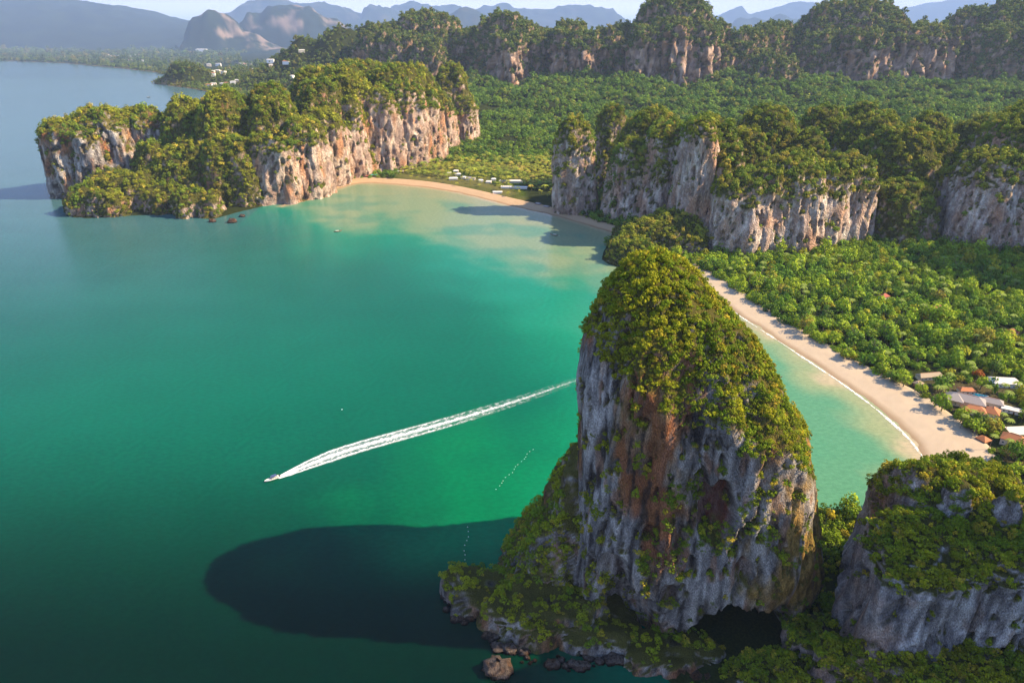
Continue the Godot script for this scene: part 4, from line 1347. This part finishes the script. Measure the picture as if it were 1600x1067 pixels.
func village() -> void:
	var o: Material = mat.roof_orange
	var g: Material = mat.roof_grey
	var w: Material = mat.roof_white
	house("beach_house", "long grey thatched pavilion at the upper end of the resort, facing the sand", "building", 378, -553, 0.15, 22, 7, 3.2, 2.4, 2.0, mat.wall_cream, mat.roof_thatch)
	house("beach_bar", "small thatched hut at the edge of the sand, beside the long pavilion", "hut", 362, -541, 0.5, 7, 5, 2.6, 1.8, 2.5, mat.wood, mat.roof_thatch)
	house("bungalow", "low cream bungalow with a brown roof between the pavilion and the white-roofed hall", "building", 396, -527, -0.1, 12, 7, 3.0, 2.0, 2.6, mat.wall_cream, mat.roof_orange)
	house("hall", "white-roofed hall at the right edge, above the resort roofs", "building", 438, -541, -0.1, 22, 12, 4.0, 2.6, 3.0, mat.wall_white, w)
	var main := house("main_house", "large grey hip-roofed main house of the resort", "building", 384, -507, -0.55, 26, 13, 5.0, 4.2, 6.0, mat.wall_cream, g)
	put("roof_wing", roof_mesh(12, 14, 5.6, 3.6, 5.0), g, main, Vector3(-9, 0, 3))
	house("annexe", "grey-roofed annexe joined to the right of the large grey main house", "building", 404, -505, -0.55, 16, 9, 4.0, 3.0, 4.0, mat.wall_cream, g)
	house("white_shed", "flat white-roofed shed beside the grey annexe, by the right edge", "shed", 414, -494, -0.55, 14, 6, 3.2, 0.7, 0.6, mat.wall_white, w)
	house("restaurant", "orange hip-roofed restaurant in front of the grey main house", "building", 380, -491, -0.4, 17, 10, 4.2, 4.0, 5.0, mat.wall_cream, o)
	house("restaurant_wing", "smaller orange roof at the right end of the orange restaurant", "building", 395, -489, 0.9, 11, 9, 3.8, 3.6, 4.6, mat.wall_cream, o)
	house("pavilion", "little square orange-roofed pavilion nearest the sand", "pavilion", 366, -453, 0.4, 7, 7, 3.0, 2.8, 4.2, mat.wood, o)
	house("villa", "orange hip-roofed villa at the right edge, behind the square pavilion", "building", 385, -447, -0.75, 16, 11, 4.4, 4.2, 5.4, mat.wall_cream, o)
	house("villa", "white-walled lodge at the right edge, lowest of the resort buildings", "building", 398, -429, -0.4, 15, 9, 4.0, 1.6, 1.2, mat.wall_white, w)
	house("cottage", "red-roofed cottage among the trees above the resort, at the right edge", "cottage", 514, -648, 0.2, 10, 8, 3.6, 3.0, 4.0, mat.wall_cream, mat.roof_red)
	house("cottage", "orange-roofed cottage sunk in the middle of the grove", "cottage", 475, -712, -0.3, 10, 8, 3.6, 3.0, 4.0, mat.wall_cream, o)
	house("cottage", "rust-roofed cottage deep in the grove below the white walls", "cottage", 432, -748, 0.4, 9, 7, 3.6, 2.8, 3.6, mat.wall_cream, mat.roof_red)
	var pool := thing("swimming_pool", "small turquoise pool between the brown-roofed bungalow and the grey main house", "swimming pool", Vector3(405, ground_height(405, -521, sd_land(Vector2(405, -521))), -521), -0.5)
	put("coping", box_mesh(Vector3(-6.5, -1.0, -3.5), Vector3(6.5, 0.35, 3.5)), mat.paving, pool)
	put("pool_water", box_mesh(Vector3(-5.8, 0.2, -2.8), Vector3(5.8, 0.38, 2.8)), plain(lin(0.03, 0.42, 0.42), 0.1), pool)
	# paved yard in front of the villas
	var v := PackedVector3Array()
	for p in [[392, -459], [394, -471], [436, -461], [438, -474]]:
		v.append(Vector3(p[0], ground_height(p[0], p[1], sd_land(Vector2(p[0], p[1]))) + 0.25, p[1]))
	tag(put("paved_yard", grid_mesh(v, PackedColorArray(), 2, 2, false, false), mat.paving), "pale paved yard between the orange restaurant and the villa", "pavement", "", "structure")
	# palms between the houses
	rng.seed = 77
	for k in 110:
		var q := Vector2(rng.randf_range(262, 620), rng.randf_range(-880, -430))
		var sd := sd_land(q)
		if sd > 2.0 and clear_of_houses(q.x, q.y, 1.0):
			var t := thing("coconut_palm", "tall coconut palm standing above the crowns of the grove behind the long beach", "palm tree", Vector3(q.x, ground_height(q.x, q.y, sd), q.y), rng.randf() * TAU, "coconut palms in the grove behind the long beach")
			var hh := rng.randf_range(12.0, 17.0)
			put("trunk", palm_trunk, mat.bark, t).scale = Vector3(hh * 0.6, hh, hh * 0.6)
			put("fronds", palm_head, mat.palm_leaf, t, Vector3(0.12 * hh * 0.6, hh, 0.03 * hh)).scale = Vector3.ONE * rng.randf_range(3.4, 4.6)
	for k in [[372, -478], [392, -474], [358, -470], [376, -464], [374, -438], [388, -462], [412, -478], [420, -508], [370, -520], [408, -520], [424, -522], [388, -540], [404, -545], [416, -552], [366, -505], [362, -440], [398, -441], [428, -490]]:
		var t := thing("coconut_palm", "coconut palm among the roofs of the beach resort", "palm tree", Vector3(k[0], 3.0, k[1]), rng.randf() * TAU, "coconut palms among the resort roofs")
		var hh := rng.randf_range(9.0, 13.0)
		put("trunk", palm_trunk, mat.bark, t).scale = Vector3(hh * 0.6, hh, hh * 0.6)
		put("fronds", palm_head, mat.palm_leaf, t, Vector3(0.12 * hh * 0.6, hh, 0.03 * hh)).scale = Vector3.ONE * rng.randf_range(3.2, 4.2)
	var u := thing("flame_tree", "orange-flowering tree above the white-roofed hall", "tree", Vector3(420, 3.4, -551), 0.4)
	put("trunk", trunks[1], mat.bark, u).scale = Vector3(5, 5.5, 5)
	put("crown", crowns_near[1], leaf(Color(0.42, 0.12, 0.02)), u, Vector3(0, 2.8, 0)).scale = Vector3(5.4, 4.4, 5.4)

func resort_and_town() -> void:
	var huts := "white-roofed bungalows behind the far beach"
	for k in [[-131, -1448, 8, 6, 0.1], [-118, -1468, 10, 7, 0.0], [-112, -1436, 12, 8, 0.2], [-98, -1405, 9, 7, -0.2], [-62, -1375, 9, 7, 0.1], [-46, -1364, 10, 8, -0.1], [-37, -1387, 9, 7, 0.2]]:
		house("bungalow", "small white-roofed bungalow on the lawn behind the far beach", "bungalow", k[0], k[1], k[4], k[2], k[3], 3.0, 1.8, 2.0, mat.wall_cream, mat.roof_white, huts, false)
	house("bungalow", "grey-roofed bungalow nearest the far beach, left of the long halls", "bungalow", -118, -1393, 0.1, 17, 8, 3.2, 2.2, 2.4, mat.wall_cream, mat.roof_white, "", false)
	house("bungalow", "broad grey-roofed bungalow between the small bungalows and the long halls", "bungalow", -83, -1393, -0.1, 18, 9, 3.4, 2.4, 2.6, mat.wall_cream, mat.roof_grey, "", false)
	house("long_hall", "long white-roofed hall behind the far beach, rear of the two", "building", -2, -1368, -0.05, 46, 9, 3.6, 1.8, 1.2, mat.wall_cream, mat.roof_white, "", false)
	house("long_hall", "long white-roofed hall behind the far beach, front of the two", "building", 4, -1317, -0.12, 50, 7, 3.2, 1.2, 0.8, mat.wall_white, mat.roof_white, "", false)
	house("pool_house", "flat pale-roofed pool house on the lawn in front of the long halls", "building", -27, -1283, 0.0, 17, 8, 2.6, 0.6, 0.6, mat.wall_white, mat.roof_white, "", false)
	house("beach_hut", "teal-roofed beach hut at the left end of the far beach", "hut", -283, -1430, 0.2, 14, 7, 3.0, 1.6, 1.4, mat.wood, mat.roof_teal, "", false)
	house("beach_hut", "red-roofed beach hut at the left end of the far beach", "hut", -300, -1424, 0.1, 10, 6, 3.0, 1.6, 1.4, mat.wood, mat.roof_red, "", false)
	house("beach_hut", "grey-roofed beach hut near the teal-roofed hut", "hut", -236, -1462, 0.0, 16, 7, 3.0, 1.6, 1.4, mat.wood, mat.roof_grey, "", false)
	for k in [[46, -1198, 9, 7], [60, -1180, 10, 6]]:
		house("beach_hut", "shaded grey hut at the foot of the lone dark tower", "hut", k[0], k[1], -0.6, k[2], k[3], 3.0, 1.6, 1.6, mat.wood, mat.roof_grey, "huts at the foot of the lone dark tower", false)
	rng.seed = 91
	var spec := [[-2700, -5240, 9, "pale buildings of the far shore resort, right cluster"], [-3180, -6000, 10, "pale buildings of the far shore resort, left cluster"], [-1800, -4800, 8, "white buildings in the middle of the far town"], [-1540, -4220, 7, "white buildings of the far town near the headland"], [-1330, -3390, 8, "white buildings by the small far beach"], [-1480, -3640, 5, "white buildings at the neck of the far headland"], [-1040, -3330, 5, "buildings at the foot of the long wooded hill"]]
	for q in spec:
		for k in q[2]:
			var x: float = q[0] + rng.randf_range(-1, 1) * (90.0 if q[1] < -4000 else 60.0) * 1.6
			var z: float = q[1] + rng.randf_range(-1, 1) * 90.0
			var wd := rng.randf_range(14, 36)
			if sd_land(Vector2(x, z)) > 30.0:
				house("town_building", "%s building, one of the %s" % [["white", "cream"][k % 2], q[3]], "building", x, z, rng.randf() * 0.6 - 0.3, wd, rng.randf_range(12, 18), rng.randf_range(9, 17), 2.0, 3.0, [mat.wall_white, mat.wall_cream][k % 2], [mat.roof_white, mat.roof_white, mat.roof_orange][k % 3], q[3], false)
	house("hotel", "large white block standing alone on the plain behind the far headland", "hotel", -2717, -6556, 0.1, 90, 40, 34, 4, 6, mat.wall_white, mat.roof_white, "", false)
	house("hotel", "white hotel on the slope of the long wooded hill", "hotel", -1000, -3720, 0.2, 46, 20, 15, 3, 4, mat.wall_white, mat.roof_white, "", false)

func boats_and_small_things() -> void:
	speedboat(Vector3(-171.5, 0.25, -405.1), atan2(-36.0, -44.5) + 0.0)
	longtail("longtail_boat", "wooden longtail boat moored off the long beach behind the stack", Vector3(240.5, 0.1, -556.5), 0.12)
	longtail("longtail_boat", "small longtail boat alone off the far beach, left of the pale shallows", Vector3(-268, 0.1, -1033), 0.4)
	longtail("longtail_boat", "small longtail boat at the sand spit in the shaded corner of the far bay", Vector3(64, 0.1, -1013), 2.8)
	longtail("longtail_boat", "dark boat on the far water between the headland and the far beach, left one", Vector3(-1483, 0.1, -2973), 0.1, 1.3)
	longtail("longtail_boat", "dark boat on the far water between the headland and the far beach, right one", Vector3(-1314, 0.1, -2856), 0.3, 1.3)
	var ball := SphereMesh.new()
	ball.radius = 0.26
	ball.height = 0.52
	ball.radial_segments = 12
	ball.rings = 6
	var knob := box_mesh(Vector3(-0.05, 0.22, -0.05), Vector3(0.05, 0.4, 0.05))
	for run in [[Vector2(-11.2, -394.7), Vector2(15.7, -443.8), 16, "white floats of the line left of the stack, upper run"], [Vector2(-29.7, -320.4), Vector2(-28.2, -354.5), 9, "white floats of the line left of the stack, lower run"]]:
		for k in run[2]:
			var p: Vector2 = run[0].lerp(run[1], k / float(run[2] - 1)) + Vector2(sin(k * 1.3) * 0.8, cos(k * 2.1) * 0.5)
			var b := thing("float_buoy", "small white float in the %s run of the buoyed line left of the stack" % ("upper" if run[2] == 16 else "lower"), "buoy", Vector3(p.x, 0.1, p.y), 0.0, run[3])
			put("ball", ball, mat.float, b)
			put("knob", knob, mat.dark, b)
	var lone := thing("float_buoy", "single white buoy on open water above the speedboat", "buoy", Vector3(-143.4, 0.1, -502.7))
	put("ball", ball, mat.float, lone).scale = Vector3.ONE * 1.8
	put("knob", knob, mat.dark, lone, Vector3(0, 0.2, 0))
	boulder("boulder", "big lone boulder in the water before the foot of the stack", Vector3(-7, 1.0, -246), 7.5, 0.75, 1)
	rng.seed = 15
	var tumble := smooth_line([Vector2(-38, -296), Vector2(-30, -282), Vector2(-12, -270), Vector2(-4, -258), Vector2(16, -251), Vector2(40, -252), Vector2(60, -254), Vector2(84, -250), Vector2(98, -240)], 2.0)
	for k in 110:
		var at := tumble[rng.randi() % tumble.size()] + Vector2(rng.randfn() * 2.2, rng.randfn() * 2.4)
		var r := 0.9 + 3.2 * pow(rng.randf(), 2.2)
		boulder("boulder", "rough boulder in the tumble along the foot of the tall stack", Vector3(at.x, r * 0.15, at.y), r, rng.randf_range(0.55, 0.9), rng.randi() % 90, "boulders along the foot of the tall stack")
	for k in [[-483, -1090, 6, "left"], [-450, -1087, 7.5, "middle"], [-446, -1122, 5, "right"]]:
		boulder("sea_rock", "small rock awash off the end of the bushy apron, %s of three" % k[3], Vector3(k[0], 0.5, k[1]), k[2], 0.8, int(k[2] * 10))
